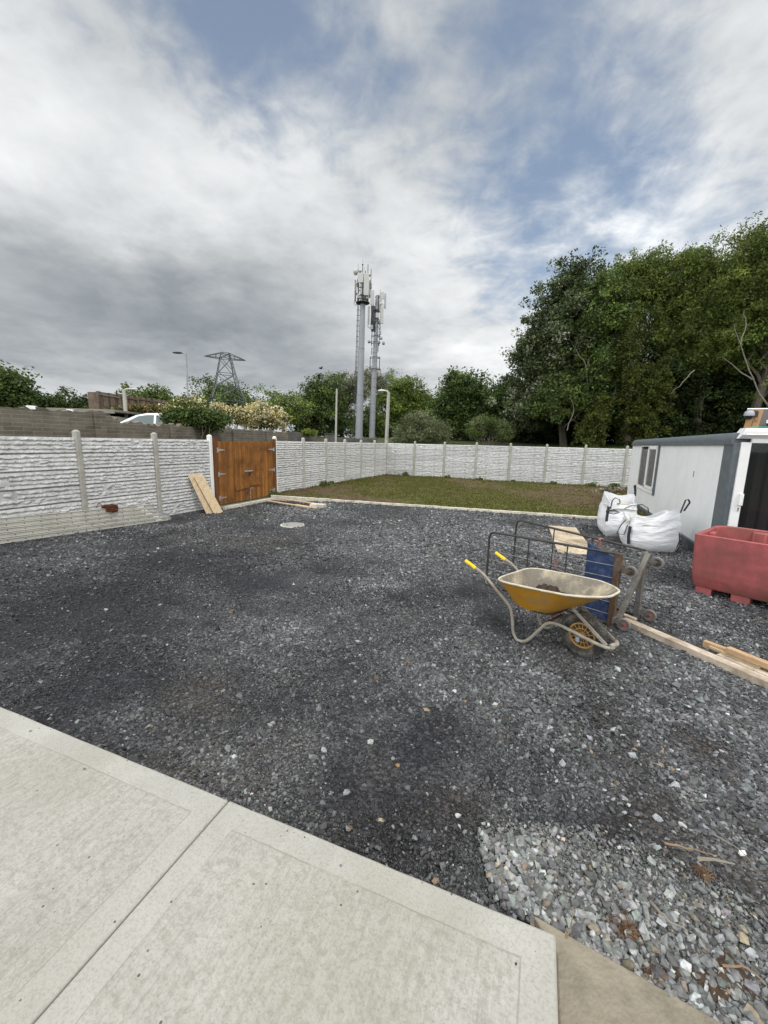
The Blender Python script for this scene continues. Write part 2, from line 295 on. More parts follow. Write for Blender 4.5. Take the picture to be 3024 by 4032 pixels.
for i_, (d, cv, br) in enumerate(dirs):
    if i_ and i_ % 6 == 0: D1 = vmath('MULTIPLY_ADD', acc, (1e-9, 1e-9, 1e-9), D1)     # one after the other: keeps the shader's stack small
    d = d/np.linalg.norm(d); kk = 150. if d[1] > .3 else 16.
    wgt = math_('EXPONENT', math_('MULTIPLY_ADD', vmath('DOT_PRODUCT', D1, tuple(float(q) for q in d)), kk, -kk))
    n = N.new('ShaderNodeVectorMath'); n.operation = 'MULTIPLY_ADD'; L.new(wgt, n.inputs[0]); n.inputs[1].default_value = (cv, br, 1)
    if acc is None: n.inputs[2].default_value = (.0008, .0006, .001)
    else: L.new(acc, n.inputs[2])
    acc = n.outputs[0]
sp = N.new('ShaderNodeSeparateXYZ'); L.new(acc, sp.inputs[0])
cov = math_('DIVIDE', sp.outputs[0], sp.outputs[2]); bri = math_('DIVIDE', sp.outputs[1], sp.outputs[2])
n1 = wnoise(2.4, 7, .56, (7.3, 2.2, 1), .5); n2 = wnoise(8.5, 6, .58, (1.3, 9.2, 4), .3, stretch=(1, 1, 1)); n3 = wnoise(1.5, 6, .5, (4.2, 6.6, 2), .6)
cv2 = math_('ADD', cov, math_('ADD', math_('MULTIPLY', math_('SUBTRACT', n1, .5), 1.1), math_('MULTIPLY', math_('SUBTRACT', n2, .5), .75)))
mr = N.new('ShaderNodeMapRange'); mr.interpolation_type = 'SMOOTHSTEP'; mr.inputs['From Min'].default_value = .26; mr.inputs['From Max'].default_value = .86; L.new(cv2, mr.inputs['Value'])
var = math_('ADD', 1., math_('ADD', math_('MULTIPLY', math_('SUBTRACT', n3, .5), .5), math_('ADD', math_('MULTIPLY', math_('SUBTRACT', n1, .5), .5), math_('MULTIPLY', math_('SUBTRACT', n2, .5), .26))))
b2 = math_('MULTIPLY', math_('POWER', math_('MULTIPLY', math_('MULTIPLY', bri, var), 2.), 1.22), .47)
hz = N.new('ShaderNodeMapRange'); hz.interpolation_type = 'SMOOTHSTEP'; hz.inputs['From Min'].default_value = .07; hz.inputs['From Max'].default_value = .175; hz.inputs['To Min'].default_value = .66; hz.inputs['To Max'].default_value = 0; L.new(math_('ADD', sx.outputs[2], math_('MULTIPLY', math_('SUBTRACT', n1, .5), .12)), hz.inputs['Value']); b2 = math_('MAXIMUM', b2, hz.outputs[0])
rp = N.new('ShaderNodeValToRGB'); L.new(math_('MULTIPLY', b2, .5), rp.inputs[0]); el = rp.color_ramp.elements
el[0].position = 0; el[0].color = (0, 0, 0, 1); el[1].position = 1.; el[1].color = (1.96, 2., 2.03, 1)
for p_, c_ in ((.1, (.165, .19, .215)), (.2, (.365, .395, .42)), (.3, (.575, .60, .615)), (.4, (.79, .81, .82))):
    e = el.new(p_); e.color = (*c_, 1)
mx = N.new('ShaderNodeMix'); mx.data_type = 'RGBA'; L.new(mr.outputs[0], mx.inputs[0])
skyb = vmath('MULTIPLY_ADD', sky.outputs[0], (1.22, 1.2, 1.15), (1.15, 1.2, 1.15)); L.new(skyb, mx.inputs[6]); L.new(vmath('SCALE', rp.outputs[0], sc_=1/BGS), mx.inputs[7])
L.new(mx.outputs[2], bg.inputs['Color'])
wd.cycles.sampling_method = 'MANUAL'; wd.cycles.sample_map_resolution = 256
sc.view_settings.view_transform = 'Standard'; sc.view_settings.look = 'None'; sc.view_settings.exposure = .05; sc.view_settings.gamma = 1
sc.cycles.max_bounces = 5; sc.cycles.diffuse_bounces = 2; sc.cycles.glossy_bounces = 2; sc.cycles.transparent_max_bounces = 8; sc.cycles.use_denoising = True; sc.cycles.denoising_prefilter = 'ACCURATE'
# ================================================================== SETTING
def ground():
    c = np.concatenate([-np.geomspace(900, 62, 14), np.arange(-60, 61, 1.), np.geomspace(62, 900, 14)])
    X, Y = np.meshgrid(c, c+14); Z = terrain(X, Y); n = len(c)
    V = np.stack([X.ravel(), Y.ravel(), Z.ravel()], 1); i = np.arange(n*n).reshape(n, n)
    Fq = np.stack([i[:-1, :-1].ravel(), i[:-1, 1:].ravel(), i[1:, 1:].ravel(), i[1:, :-1].ravel()], 1)
    m = mat('rough_grass_ground', (.045, .06, .018), .95, .35, .9, .5, 6, dirt=(.06, .045, .025), dscale=.4, damt=.1)
    tag(npmesh('ground', V, Fq, m, smooth=True), kind='structure')
ground()
SO = np.array([-.785, 1.853]); S1 = np.array([.9353, -.3539]); S2 = np.array([-.3539, -.9353]); SZ = .12   # slab frame: joint corner, along the far edge, towards the camera
SLEN = 1.60
def on_slab(x, y):
    u = (x-SO[0])*S1[0]+(y-SO[1])*S1[1]; v = (x-SO[0])*S2[0]+(y-SO[1])*S2[1]; return (v > -.005) & (u < SLEN+.005)
KB0 = g(1206, 2008, .05)[:2]; KB1 = g(1562, 2212, .05)[:2]; KD = (KB1-KB0)/np.linalg.norm(KB1-KB0)
LB = [(700,1098,1.2,.6),(1200,1125,1.0,.7),(1400,1760,.22,-.8),(1550,1620,.2,-.6),(1300,1560,.28,-.6),(620,1360,.25,.5),(430,1390,.3,.35),(980,1120,1.5,1.),(850,1150,1.4,.75),(1100,1170,1.4,.8),(900,1210,.9,.7),(830,1270,.5,.6),(1000,1330,.5,.45),(1250,1200,1.2,.8),(1450,1290,.8,.9),(1560,1370,.45,.9),(1500,1450,.35,.8),(1300,1440,.3,.6),(1150,1470,.3,.5),(640,1110,1.2,.8),(480,1170,.8,.3),
      (650,1200,.6,.5),(1600,1580,.3,.6),(1500,1700,.2,.5),(490,1640,.10,.9),(520,1330,.12,.8),(1640,1720,.25,.7),(880,1430,.35,.4),(760,1330,.5,.3),(1400,1560,.3,.4),(1080,1560,.25,.2),
      (150,1330,1.0,-.6),(300,1450,.6,-.6),(100,1500,.5,-.6),(500,1500,.5,-.5),(870,1288,.25,-.9),(1010,1280,.22,-.9),(940,1590,.3,-.8),(700,1480,.4,-.4),(380,1250,1.2,-.4),(1080,1350,.28,-.7),(800,1700,.3,-.5),(1200,1650,.25,-.5),(1500,1600,.18,-.5),(560,1240,.5,-.3),(1330,1790,.14,-.6),(1000,1780,.2,-.5)]  # dark spot by the barrow handles paints its soft shadow into the gravel
LBW = [(*g(a, b)[:2], r, wt) for a, b, r, wt in LB]
def stony(x, y):                      # 0 dusty dark fines and the barrow's painted shadow .. 1 clean pale stone
    t = .40+1.15*(fbm(x*1.1+3, y*1.1, 11, 5)-.5)+.45*(fbm(x*4.2, y*4.2+9, 12, 3)-.5)
    for bx, by, r, wt in LBW: t = t+.62*wt*(.35+1.3*fbm(x*2.3+bx, y*2.3, 41, 4))*np.exp(-((x-bx)**2+(y-by)**2)/(r*r))
    t = t+.42*(fbm(x*13, y*13, 51, 3)-.5)
    return np.clip(t, 0, 1)
def in_yard(x, y, m=0.):
    c2 = x-(5.874+(y-6.934)*.403)      # cabin long wall
    return (s_left(x, y) < -.02+m) & (s_lawn(x, y) < .02+m) & ((c2 < .02+m) | (y < 6.934-.403*(x-5.874)+m))
def gravel_yard():
    ys = [-3.5]; 
    while ys[-1] < 17: ys.append(ys[-1]+(.035+.011*abs(ys[-1]-1.6) if ys[-1] > 0 else .12))
    ys = np.array(ys); xs = np.concatenate([np.arange(-15, -4, .12), np.arange(-4, 5, .045), np.arange(5, 13, .12)])
    X, Y = np.meshgrid(xs, ys); st = stony(X, Y)
    fall = 1/(1+.12*np.maximum(Y-2, 0))
    Z = dip(X, Y)+.03*(fbm(X*.7, Y*.7, 3)-.5)+fall*(.016*(fbm(X*6, Y*6, 4, 4)-.5)+.014*st*(vnoise(X*26, Y*26, 8)-.5))
    Z = np.where(on_slab(X, Y), -.06, Z)
    ny, nx = X.shape; i = np.arange(nx*ny).reshape(ny, nx)
    Fq = np.stack([i[:-1, :-1].ravel(), i[:-1, 1:].ravel(), i[1:, 1:].ravel(), i[1:, :-1].ravel()], 1)
    cx = X.ravel()[Fq].mean(1); cy = Y.ravel()[Fq].mean(1); Fq = Fq[in_yard(cx, cy, .12)]
    a = st.ravel()[:, None]; tanp = sstep(.62, .75, fbm(X*.5+5, Y*.5, 31, 4)).ravel()[:, None]*.35
    col = (1-a)*np.array([.0195, .0198, .0225])+a*np.array([.080, .082, .084]); col = col*(1-tanp)+tanp*np.array([.075, .062, .046])
    m = bpy.data.materials.new('gravel_bed'); m.use_nodes = True; nt = m.node_tree; N = nt.nodes; L = nt.links; b = N['Principled BSDF']; b.inputs['Roughness'].default_value = .85; b.inputs['Specular IOR Level'].default_value = .25
    at_ = N.new('ShaderNodeAttribute'); at_.attribute_name = 'Col'; tc = N.new('ShaderNodeTexCoord')
    vs = []
    for scl in (55, 130):
        v = N.new('ShaderNodeTexVoronoi'); v.inputs['Scale'].default_value = scl; L.new(tc.outputs['Object'], v.inputs['Vector']); vs.append(v)
    s_ = N.new('ShaderNodeSeparateColor'); L.new(vs[0].outputs['Color'], s_.inputs[0]); s2 = N.new('ShaderNodeSeparateColor'); L.new(vs[1].outputs['Color'], s2.inputs[0])
    pw = N.new('ShaderNodeMath'); pw.operation = 'POWER'; L.new(s_.outputs[0], pw.inputs[0]); pw.inputs[1].default_value = 2.6
    p2 = N.new('ShaderNodeMath'); p2.operation = 'POWER'; L.new(s2.outputs[0], p2.inputs[0]); p2.inputs[1].default_value = 5
    a1 = N.new('ShaderNodeMath'); a1.operation = 'MULTIPLY_ADD'; L.new(pw.outputs[0], a1.inputs[0]); a1.inputs[1].default_value = 1.9; a1.inputs[2].default_value = .5
    a2 = N.new('ShaderNodeMath'); a2.operation = 'MULTIPLY_ADD'; L.new(p2.outputs[0], a2.inputs[0]); a2.inputs[1].default_value = 1.6; L.new(a1.outputs[0], a2.inputs[2])
    vm = N.new('ShaderNodeVectorMath'); vm.operation = 'SCALE'; L.new(at_.outputs['Color'], vm.inputs[0]); L.new(a2.outputs[0], vm.inputs['Scale']); L.new(vm.outputs[0], b.inputs['Base Color'])
    ad = N.new('ShaderNodeMath'); ad.operation = 'ADD'; L.new(vs[0].outputs['Distance'], ad.inputs[0]); L.new(vs[1].outputs['Distance'], ad.inputs[1])
    bp = N.new('ShaderNodeBump'); bp.invert = True; bp.inputs['Strength'].default_value = .8; bp.inputs['Distance'].default_value = .008; L.new(ad.outputs[0], bp.inputs['Height']); L.new(bp.outputs[0], b.inputs['Normal'])
    tag(npmesh('gravel_yard', np.stack([X.ravel(), Y.ravel(), Z.ravel()], 1), Fq, m, col=col, smooth=True), kind='structure')
gravel_yard()
def ico(sub):
    import bmesh
    b = bmesh.new(); bmesh.ops.create_icosphere(b, subdivisions=sub, radius=1); V = np.array([v.co[:] for v in b.verts]); Fq = np.array([[v.index for v in f.verts] for f in b.faces]); b.free(); return V, Fq
OCT = (np.array([(1,0,0),(0,1,0),(-1,0,0),(0,-1,0),(0,0,1),(0,0,-1.)]), np.array([(0,1,4),(1,2,4),(2,3,4),(3,0,4),(1,0,5),(2,1,5),(3,2,5),(0,3,5)]))
def rock_templates(base, n, cuts):
    V0, Fq = base; out = []
    for _ in range(n):
        V = V0*rng.uniform(.62, 1.2, (len(V0), 1)) if len(V0) < 20 else V0*rng.uniform(.8, 1.15, (len(V0), 1))
        for _ in range(cuts):
            d = rng.normal(size=3); d /= np.linalg.norm(d); h = rng.uniform(.25, .58); t = V@d; V = V-np.maximum(t-h, 0)[:, None]*d
        out.append(V*np.array([rng.uniform(.8, 1.3), rng.uniform(.65, 1.), rng.uniform(.45, .8)]))
    return out, Fq
def rocks(name, P, R, C, base, ntemp, cuts, sink=.25, parent=None, mt=None):
    T, Fq = rock_templates(base, ntemp, cuts); T = np.array(T); n = len(P); k = T.shape[1]
    V = T[rng.integers(0, ntemp, n)]*R[:, None, None]
    tx, ty, tz_ = rng.normal(0, .35, n), rng.normal(0, .35, n), rng.uniform(0, 2*PI, n)
    def rot(V, a, i, j):
        c, s = np.cos(a)[:, None], np.sin(a)[:, None]; A = V[:, :, i].copy(); B = V[:, :, j].copy(); V[:, :, i] = c*A-s*B; V[:, :, j] = s*A+c*B
    rot(V, tx, 1, 2); rot(V, ty, 0, 2); rot(V, tz_, 0, 1)
    zc = -V[:, :, 2].min(1)*(1-2*sink)
    V = V+P[:, None, :]; V[:, :, 2] += zc[:, None]
    Fa = (Fq[None]+(np.arange(n)*k)[:, None, None]).reshape(-1, 3)
    return npmesh(name, V.reshape(-1, 3), Fa, mt or M['stone'], parent, np.repeat(C, k, axis=0))
def stone_cols(n, med, sig, st=None):
    l = np.clip(med*np.exp(rng.normal(0, sig, n)), .014, .5)
    if st is not None: l = l*(.47+.85*st)
    c = l[:, None]*np.array([.985, 1., 1.03])*rng.normal(1, .025, (n, 3)); r = rng.random(n)
    c[r < .004] = np.array([.40, .39, .37])*rng.uniform(.6, 1.1, ((r < .004).sum(), 1)); q = (r > .012) & (r < .020); c[q] = np.array([.20, .155, .105])*rng.uniform(.5, 1.2, (q.sum(), 1))
    q = (r > .03) & (r < .12); c[q] *= np.array([.95, 1.02, .98])
    return np.clip(c, .008, .6)
BIGZ = [g(a, b)[:2] for a, b in ((1045,1835),(1110,1800),(1180,1785),(1290,1850),(1420,1905),(1560,1960),(1659,2040),(1850,2230),(1800,2500),(1400,2300),(1205,2015),(1120,1975),(1060,1930))]
def inpoly(x, y, P):
    r = np.zeros(x.shape, bool); j = len(P)-1
    for i in range(len(P)):
        xi, yi = P[i]; xj, yj = P[j]; r ^= ((yi > y) != (yj > y)) & (x < (xj-xi)*(y-yi)/(yj-yi+1e-12)+xi); j = i
    return r
def scatter(n, r0, r1, a0=-66, a1=66, pw=1.):
    r = r0*(r1/r0)**(rng.random(n)**pw); a = np.radians(rng.uniform(a0, a1, n)); return r*np.sin(a), r*np.cos(a)
def gravel():
    def yard(x, y): return in_yard(x, y, -.02) & ~on_slab(x, y)
    # packed stones, smaller templates where they show larger
    for n0, r0, r1, base, cuts, nt_, med in ((95000, 1.1, 2.7, ico(1), 2, 40, .0070), (250000, 2.5, 6.5, OCT, 1, 40, .0108), (290000, 6., 18, OCT, 1, 30, .0)):
        x, y = scatter(n0, r0, r1, pw=.8); k = yard(x, y); x, y = x[k], y[k]; st = stony(x, y); k = rng.random(len(x)) < .40+.75*st; x, y, st = x[k], y[k], st[k]; n = len(x); r = np.hypot(x, y)
        m0 = med if med else .0125+.0011*(r-6)
        R = np.clip(m0*np.exp(rng.normal(0, .42, n)), .0034, .045)*(.72+.55*st); P = np.stack([x, y, dip(x, y)], 1); P[:, 2] += .006*(fbm(x*6, y*6, 4, 4)-.5)*(r < 6)
        tag(rocks('gravel', P, R, stone_cols(n, .088, .50, st), base, nt_, cuts, .2), kind='stuff')
    # loose bigger stones
    x, y = scatter(1500, 1.2, 9); k = yard(x, y); x, y = x[k], y[k]; n = len(x); R = np.clip(.015*np.exp(rng.normal(0, .4, n)), .009, .04)
    tag(rocks('gravel', np.stack([x, y, dip(x, y)], 1), R, stone_cols(n, .11, .5), ico(1), 30, 2, .25), kind='stuff')
    u = rng.uniform(-3.2, 1.5, 46); v = .01+.16*rng.random(46)**2.2; P = np.stack([SO[0]+S1[0]*u+S2[0]*v, SO[1]+S1[1]*u+S2[1]*v, np.full(46, SZ-.001)], 1)
    tag(rocks('gravel', P, np.clip(.0042*np.exp(rng.normal(0, .45, 46)), .002, .010), stone_cols(46, .10, .5), ico(1), 12, 2, .2), kind='stuff')
    # pale coarse stone tipped beside the slab
    B = np.array(BIGZ); x = rng.uniform(B[:, 0].min(), B[:, 0].max(), 62000); y = rng.uniform(B[:, 1].min(), B[:, 1].max(), 62000)
    k = inpoly(x+.16*(fbm(x*6, y*6, 2)-.5)+rng.normal(0, .085, len(x)), y+.16*(fbm(x*6, y*6, 3)-.5)+rng.normal(0, .085, len(x)), BIGZ) & ~on_slab(x, y); s2 = (x-KB0[0])*(-KD[1])+(y-KB0[1])*KD[0]; k &= s2 > -.01; x, y = x[k], y[k]
    soil = fbm(x*5+1, y*5, 77, 3); k = rng.random(len(x)) < np.where(soil > .66, .85, 1); x, y = x[k], y[k]; n = len(x)
    edge = np.exp(-np.abs((x-KB0[0])*(-KD[1])+(y-KB0[1])*KD[0])/.10)+np.exp(-(np.hypot(x-.62, y-1.62)/.18)**2); big = rng.random(n) < .025+.27*np.clip(edge, 0, 1)
    R = np.where(big, np.clip(.0138*np.exp(rng.normal(0, .42, n)), .007, .034), np.clip(.0072*np.exp(rng.normal(0, .35, n)), .004, .014))
    C = stone_cols(n, .185, .40)*np.array([1.0, 1.0, .95]); C[~big] *= .7; wm = rng.random(n) < .05; C[wm] *= np.array([1.15, .95, .75])
    tag(rocks('gravel', np.stack([x, y, np.where(big, .012, .004)+rng.uniform(0, .01, n)], 1), R, C, ico(1), 40, 2, .15), kind='stuff')
    x = rng.uniform(.9, 3.4, 2600); y = rng.uniform(1.2, 2.9, 2600); k = yard(x, y) & (rng.random(2600) < np.clip(.9-1.1*(y-1.5-.30*(x-1.2)), .06, .8)*sstep(.6, 1.2, x+.5*(y-1.6)-.45)); x, y = x[k], y[k]; n = len(x)
    tag(rocks('gravel', np.stack([x, y, 0*x], 1), np.clip(.012*np.exp(rng.normal(0, .45, n)), .006, .03), stone_cols(n, .15, .5), ico(1), 30, 2, .2), kind='stuff')
    # brown earth showing between the stones
    xs = np.arange(.5, 2.6, .02); ys = np.arange(.4, 2.1, .02); X, Y = np.meshgrid(xs, ys); inside = inpoly(X, Y, BIGZ); s2 = (X-KB0[0])*(-KD[1])+(Y-KB0[1])*KD[0]
    Z = .004+.022*(fbm(X*9, Y*9, 5, 4)-.3)+.02*sstep(.64, .74, fbm(X*5+1, Y*5, 77, 3)); ny, nx = X.shape; i = np.arange(nx*ny).reshape(ny, nx)
    Fq = np.stack([i[:-1, :-1].ravel(), i[:-1, 1:].ravel(), i[1:, 1:].ravel(), i[1:, :-1].ravel()], 1); Fq = Fq[inside.ravel()[Fq].all(1) & (s2.ravel()[Fq].min(1) > .0) & ~on_slab(X.ravel()[Fq], Y.ravel()[Fq]).any(1)]
    c0 = sstep(.635, .71, fbm(X*5+1, Y*5, 77, 3)).ravel()[:, None]; col = (1-c0)*np.array([.115, .112, .10])+c0*np.array([.062, .043, .030])
    tag(npmesh('bare_earth', np.stack([X.ravel(), Y.ravel(), Z.ravel()], 1), Fq, attr_mat('earth', .95, 0, .1, .35, 60, .8), col=col, smooth=True), kind='structure')
gravel()
# ---- concrete slabs
def slab_mat(name, L_, Wd, joint0, joint1, seed):
    m = mat(name, (.375, .368, .335), .88, .12, 2.2, .0); nt = m.node_tree; N = nt.nodes; Lk = nt.links; b = N['Principled BSDF']
    base = b.inputs['Base Color'].links[0].from_socket
    tc = N.new('ShaderNodeTexCoord'); s = N.new('ShaderNodeSeparateXYZ'); Lk.new(tc.outputs['Object'], s.inputs[0])
    def mth(op, a, b_=None, c=None):
        n = N.new('ShaderNodeMath'); n.operation = op
        for i, q in enumerate((a, b_, c)):
            if q is None: continue
            if isinstance(q, (int, float)): n.inputs[i].default_value = q
            else: Lk.new(q, n.inputs[i])
        return n.outputs[0]
    d = mth('MULTIPLY', s.outputs[1], -1.)
    if joint0: d = mth('MINIMUM', d, s.outputs[0])
    if joint1: d = mth('MINIMUM', d, mth('SUBTRACT', L_, s.outputs[0]))
    def noise(scale, det=6, st=(1,1,1), rough=.6):
        mp = N.new('ShaderNodeMapping'); mp.inputs['Scale'].default_value = st; mp.inputs['Location'].default_value = (seed, seed*1.7, 0); Lk.new(tc.outputs['Object'], mp.inputs[0])
        n = N.new('ShaderNodeTexNoise'); n.inputs['Scale'].default_value = scale; n.inputs['Detail'].default_value = det; n.inputs['Roughness'].default_value = rough; Lk.new(mp.outputs[0], n.inputs['Vector']); return n.outputs['Fac']
    def rng_(v, a, b_, c=0., e=1.):
        n = N.new('ShaderNodeMapRange'); n.inputs['From Min'].default_value = a; n.inputs['From Max'].default_value = b_; n.inputs['To Min'].default_value = c; n.inputs['To Max'].default_value = e; Lk.new(v, n.inputs['Value']); return n.outputs[0]
    def mix(f, a, c):
        n = N.new('ShaderNodeMix'); n.data_type = 'RGBA'; Lk.new(f, n.inputs[0]); Lk.new(a, n.inputs[6]); n.inputs[7].default_value = (*c, 1); return n.outputs[2]
    dj = mth('ADD', d, mth('MULTIPLY', mth('SUBTRACT', noise(9, 3), .5), .012))
    inner = rng_(dj, .122, .134)                                   # brushed field inside the smooth trowelled margin
    col = mix(mth('MULTIPLY', rng_(noise(1.3, 8, rough=.7), .42, .68), .55), base, (.29, .265, .21))
    col = mix(mth('MULTIPLY', rng_(noise(2.6, 9, rough=.75), .52, .70), .30), col, (.44, .44, .42))
    line = mth('MULTIPLY', rng_(mth('ABSOLUTE', mth('SUBTRACT', dj, .127)), .0, .005, 1, 0), rng_(noise(3.1, 5), .35, .55, .15, .8))
    col = mix(line, col, (.24, .215, .17))
    pit = N.new('ShaderNodeTexVoronoi'); pit.inputs['Scale'].default_value = 72; Lk.new(tc.outputs['Object'], pit.inputs['Vector']); sp_ = N.new('ShaderNodeSeparateColor'); Lk.new(pit.outputs['Color'], sp_.inputs[0])
    pits = mth('MULTIPLY', mth('MULTIPLY', rng_(pit.outputs['Distance'], .16, .34, 1, 0), rng_(sp_.outputs[0], .40, .55)), rng_(noise(1.7, 6), .30, .62))
    pits = mth('MULTIPLY', pits, mth('MULTIPLY_ADD', inner, .85, .08)); col = mix(mth('MULTIPLY', pits, .62), col, (.27, .24, .18))
    rare = N.new('ShaderNodeTexVoronoi'); rare.inputs['Scale'].default_value = 15; Lk.new(tc.outputs['Object'], rare.inputs['Vector']); s3 = N.new('ShaderNodeSeparateColor'); Lk.new(rare.outputs['Color'], s3.inputs[0])
    hole = mth('MULTIPLY', rng_(rare.outputs['Distance'], .06, .09, 1, 0), rng_(s3.outputs[1], .6, .63)); col = mix(hole, col, (.07, .065, .055))
    grit = noise(95, 5, rough=.75); mid = noise(30, 7, rough=.75); col = mix(mth('MULTIPLY', rng_(mid, .46, .66), mth('MULTIPLY_ADD', inner, .55, .06)), col, (.22, .205, .165)); bl = noise(70, 3, (1., .05, 1)); col = mix(mth('MULTIPLY', rng_(bl, .5, .7), mth('MULTIPLY', inner, .42)), col, (.235, .225, .195)); col2 = mix(mth('MULTIPLY', rng_(grit, .47, .64), .42), col, (.19, .175, .14))
    Lk.new(col2, b.inputs['Base Color'])
    brush = mth('MULTIPLY', noise(60, 4, (1., .07, 1)), mth('MULTIPLY_ADD', inner, .8, .15))
    h = mth('SUBTRACT', mth('ADD', mth('MULTIPLY', brush, .8), mth('MULTIPLY', grit, .35)), mth('ADD', mth('MULTIPLY', pits, .8), mth('ADD', mth('MULTIPLY', hole, 2.), mth('MULTIPLY', line, .8))))
    bp = N.new('ShaderNodeBump'); bp.inputs['Strength'].default_value = .42; bp.inputs['Distance'].default_value = .004; Lk.new(h, bp.inputs['Height']); Lk.new(bp.outputs[0], b.inputs['Normal'])
    return m
def slab(u0, u1, Wd, j0, j1, seed):
    Ls = u1-u0; o0 = SO+S1*u0; n = int(Ls/.02)
    mb = MB(); top = []                                            # far edge is very slightly uneven
    poly = [(0, -Wd), (Ls, -Wd)]+[(Ls*(1-i/n), .006*(fbm(Ls*(1-i/n)*5+seed, 0., 3)-.5) if 0 < i < n else 0) for i in range(n+1)]
    mb.prism(poly, 0, .26)
    o = mb.build('concrete_slab', slab_mat('brushed_concrete', Ls, Wd, j0, j1, seed), bevel=.009, bseg=3, ang=60)
    o.location = (o0[0], o0[1], SZ-.26); o.rotation_euler = (0, 0, math.atan2(S1[1], S1[0])); o['kind'] = 'structure'; return o
slab(.003, SLEN, 3.2, True, True, 3.3); slab(-7.5, -.003, 3.2, False, True, 8.1)
mb = MB(); mb.box((0, -1.6, 0), (.004, 3.18, .2)); o = mb.build('pavement_joint', M['dark'], smooth=False); o.location = (SO[0], SO[1], SZ-.115); o.rotation_euler = (0, 0, math.atan2(S1[1], S1[0])); o['kind'] = 'structure'
# lower old concrete strip beside the slab
sr = SO+S1*(SLEN+.006)
mb = MB(); q0 = KB0-KD*.10; kn = np.array([KD[1], -KD[0]])
pl = [q0, q0+KD*2.6, q0+KD*2.6+kn*2.6, sr+S2*2.9, sr+S2*.02]; mb.prism([tuple(p) for p in pl][::-1], -.1, .055)
tag(mb.build('pavement', mat('old_brown_concrete', (.185, .163, .122), .92, .30, 14, .6, 70, dirt=(.30, .265, .20), dscale=2.2, damt=.2, dsoft=.16), bevel=.008), kind='structure')
# ---- lawn
def lawn():
    xs = np.arange(-5.5, 13.5, .16); ys = np.arange(8., 25.6, .16); X, Y = np.meshgrid(xs, ys); Z = .05+.07*(fbm(X*.9, Y*.9, 15, 5)-.5)+.03*(fbm(X*4, Y*4, 16, 3)-.5)
    Z = Z+.0*X; gr = np.clip((fbm(X*.45+2, Y*.45, 21, 4)-.38)*3.2+.22+.5*(fbm(X*2.5, Y*2.5, 22, 3)-.5), 0, 1)
    ny, nx = X.shape; i = np.arange(nx*ny).reshape(ny, nx); Fq = np.stack([i[:-1, :-1].ravel(), i[:-1, 1:].ravel(), i[1:, 1:].ravel(), i[1:, :-1].ravel()], 1)
    cx = X.ravel()[Fq].mean(1); cy = Y.ravel()[Fq].mean(1); k = (s_lawn(cx, cy) > .06) & (s_left(cx, cy) < .1) & (s_back(cx, cy) < .1); Fq = Fq[k]
    a = gr.ravel()[:, None]; col = (1-a)*np.array([.098, .070, .042])+a*np.array([.092, .108, .030])
    tag(npmesh('lawn', np.stack([X.ravel(), Y.ravel(), Z.ravel()], 1), Fq, attr_mat('lawn_soil', .95, 0, .1, .45, 7, .6), col=col, smooth=True), kind='structure')
    def blades(x, y, z, h, wv, col):
        n = len(x); a = rng.uniform(0, 2*PI, n); l = rng.normal(0, .35, (n, 2))*h[:, None]
        V = np.zeros((n, 3, 3)); V[:, 0] = np.stack([x-np.cos(a)*wv, y-np.sin(a)*wv, z], 1); V[:, 1] = np.stack([x+np.cos(a)*wv, y+np.sin(a)*wv, z], 1); V[:, 2] = np.stack([x+l[:, 0], y+l[:, 1], z+h], 1)
        return V.reshape(-1, 3), np.arange(3*n).reshape(n, 3), np.repeat(col, 3, axis=0)
    n = 150000; x = rng.uniform(-5, 13, n); y = rng.uniform(9.5, 25.2, n); k = (s_lawn(x, y) > .12) & (s_left(x, y) < -.05) & (s_back(x, y) < -.05); x, y = x[k], y[k]
    gg = np.clip((fbm(x*.45+2, y*.45, 21, 4)-.38)*3.2+.22+.5*(fbm(x*2.5, y*2.5, 22, 3)-.5), 0, 1); edge = np.exp(-np.minimum(-s_left(x, y), -s_back(x, y))/.25)
    k = rng.random(len(x)) < .08+.85*gg+.6*edge; x, y, gg, edge = x[k], y[k], gg[k], edge[k]; n = len(x)
    h = rng.uniform(.03, .075, n)*(1+2.2*edge*rng.random(n)**2); c = np.array([.13, .14, .032])*rng.uniform(.55, 1.4, (n, 1)); br = rng.random(n) < .3; c[br] = np.array([.15, .10, .05])*rng.uniform(.6, 1.2, (br.sum(), 1))
    z = .05+.07*(fbm(x*.9, y*.9, 15, 5)-.5)+.03*(fbm(x*4, y*4, 16, 3)-.5)-.01
    tag(npmesh('grass', *blades(x, y, z, h, rng.uniform(.012, .028, n), c)[:2], M['blade'], col=np.repeat(c, 3, axis=0)), kind='stuff')
    # rough grass on the bank behind the far fence
    n = 60000; t = rng.uniform(0, 16, n); sb = rng.uniform(2.5, 9, n); P = CO+np.outer(t, BR)+np.outer(sb, NB); x, y = P[:, 0], P[:, 1]; h = rng.uniform(.2, .6, n)*(.5+fbm(x*.6, y*.6, 9)); c = np.array([.075, .115, .022])*rng.uniform(.5, 1.5, (n, 1))
    V, Fq, cc = blades(x, y, terrain(x, y)-.03, h, rng.uniform(.015, .035, n), c); tag(npmesh('grass', V, Fq, M['blade'], col=cc), kind='stuff')
lawn()
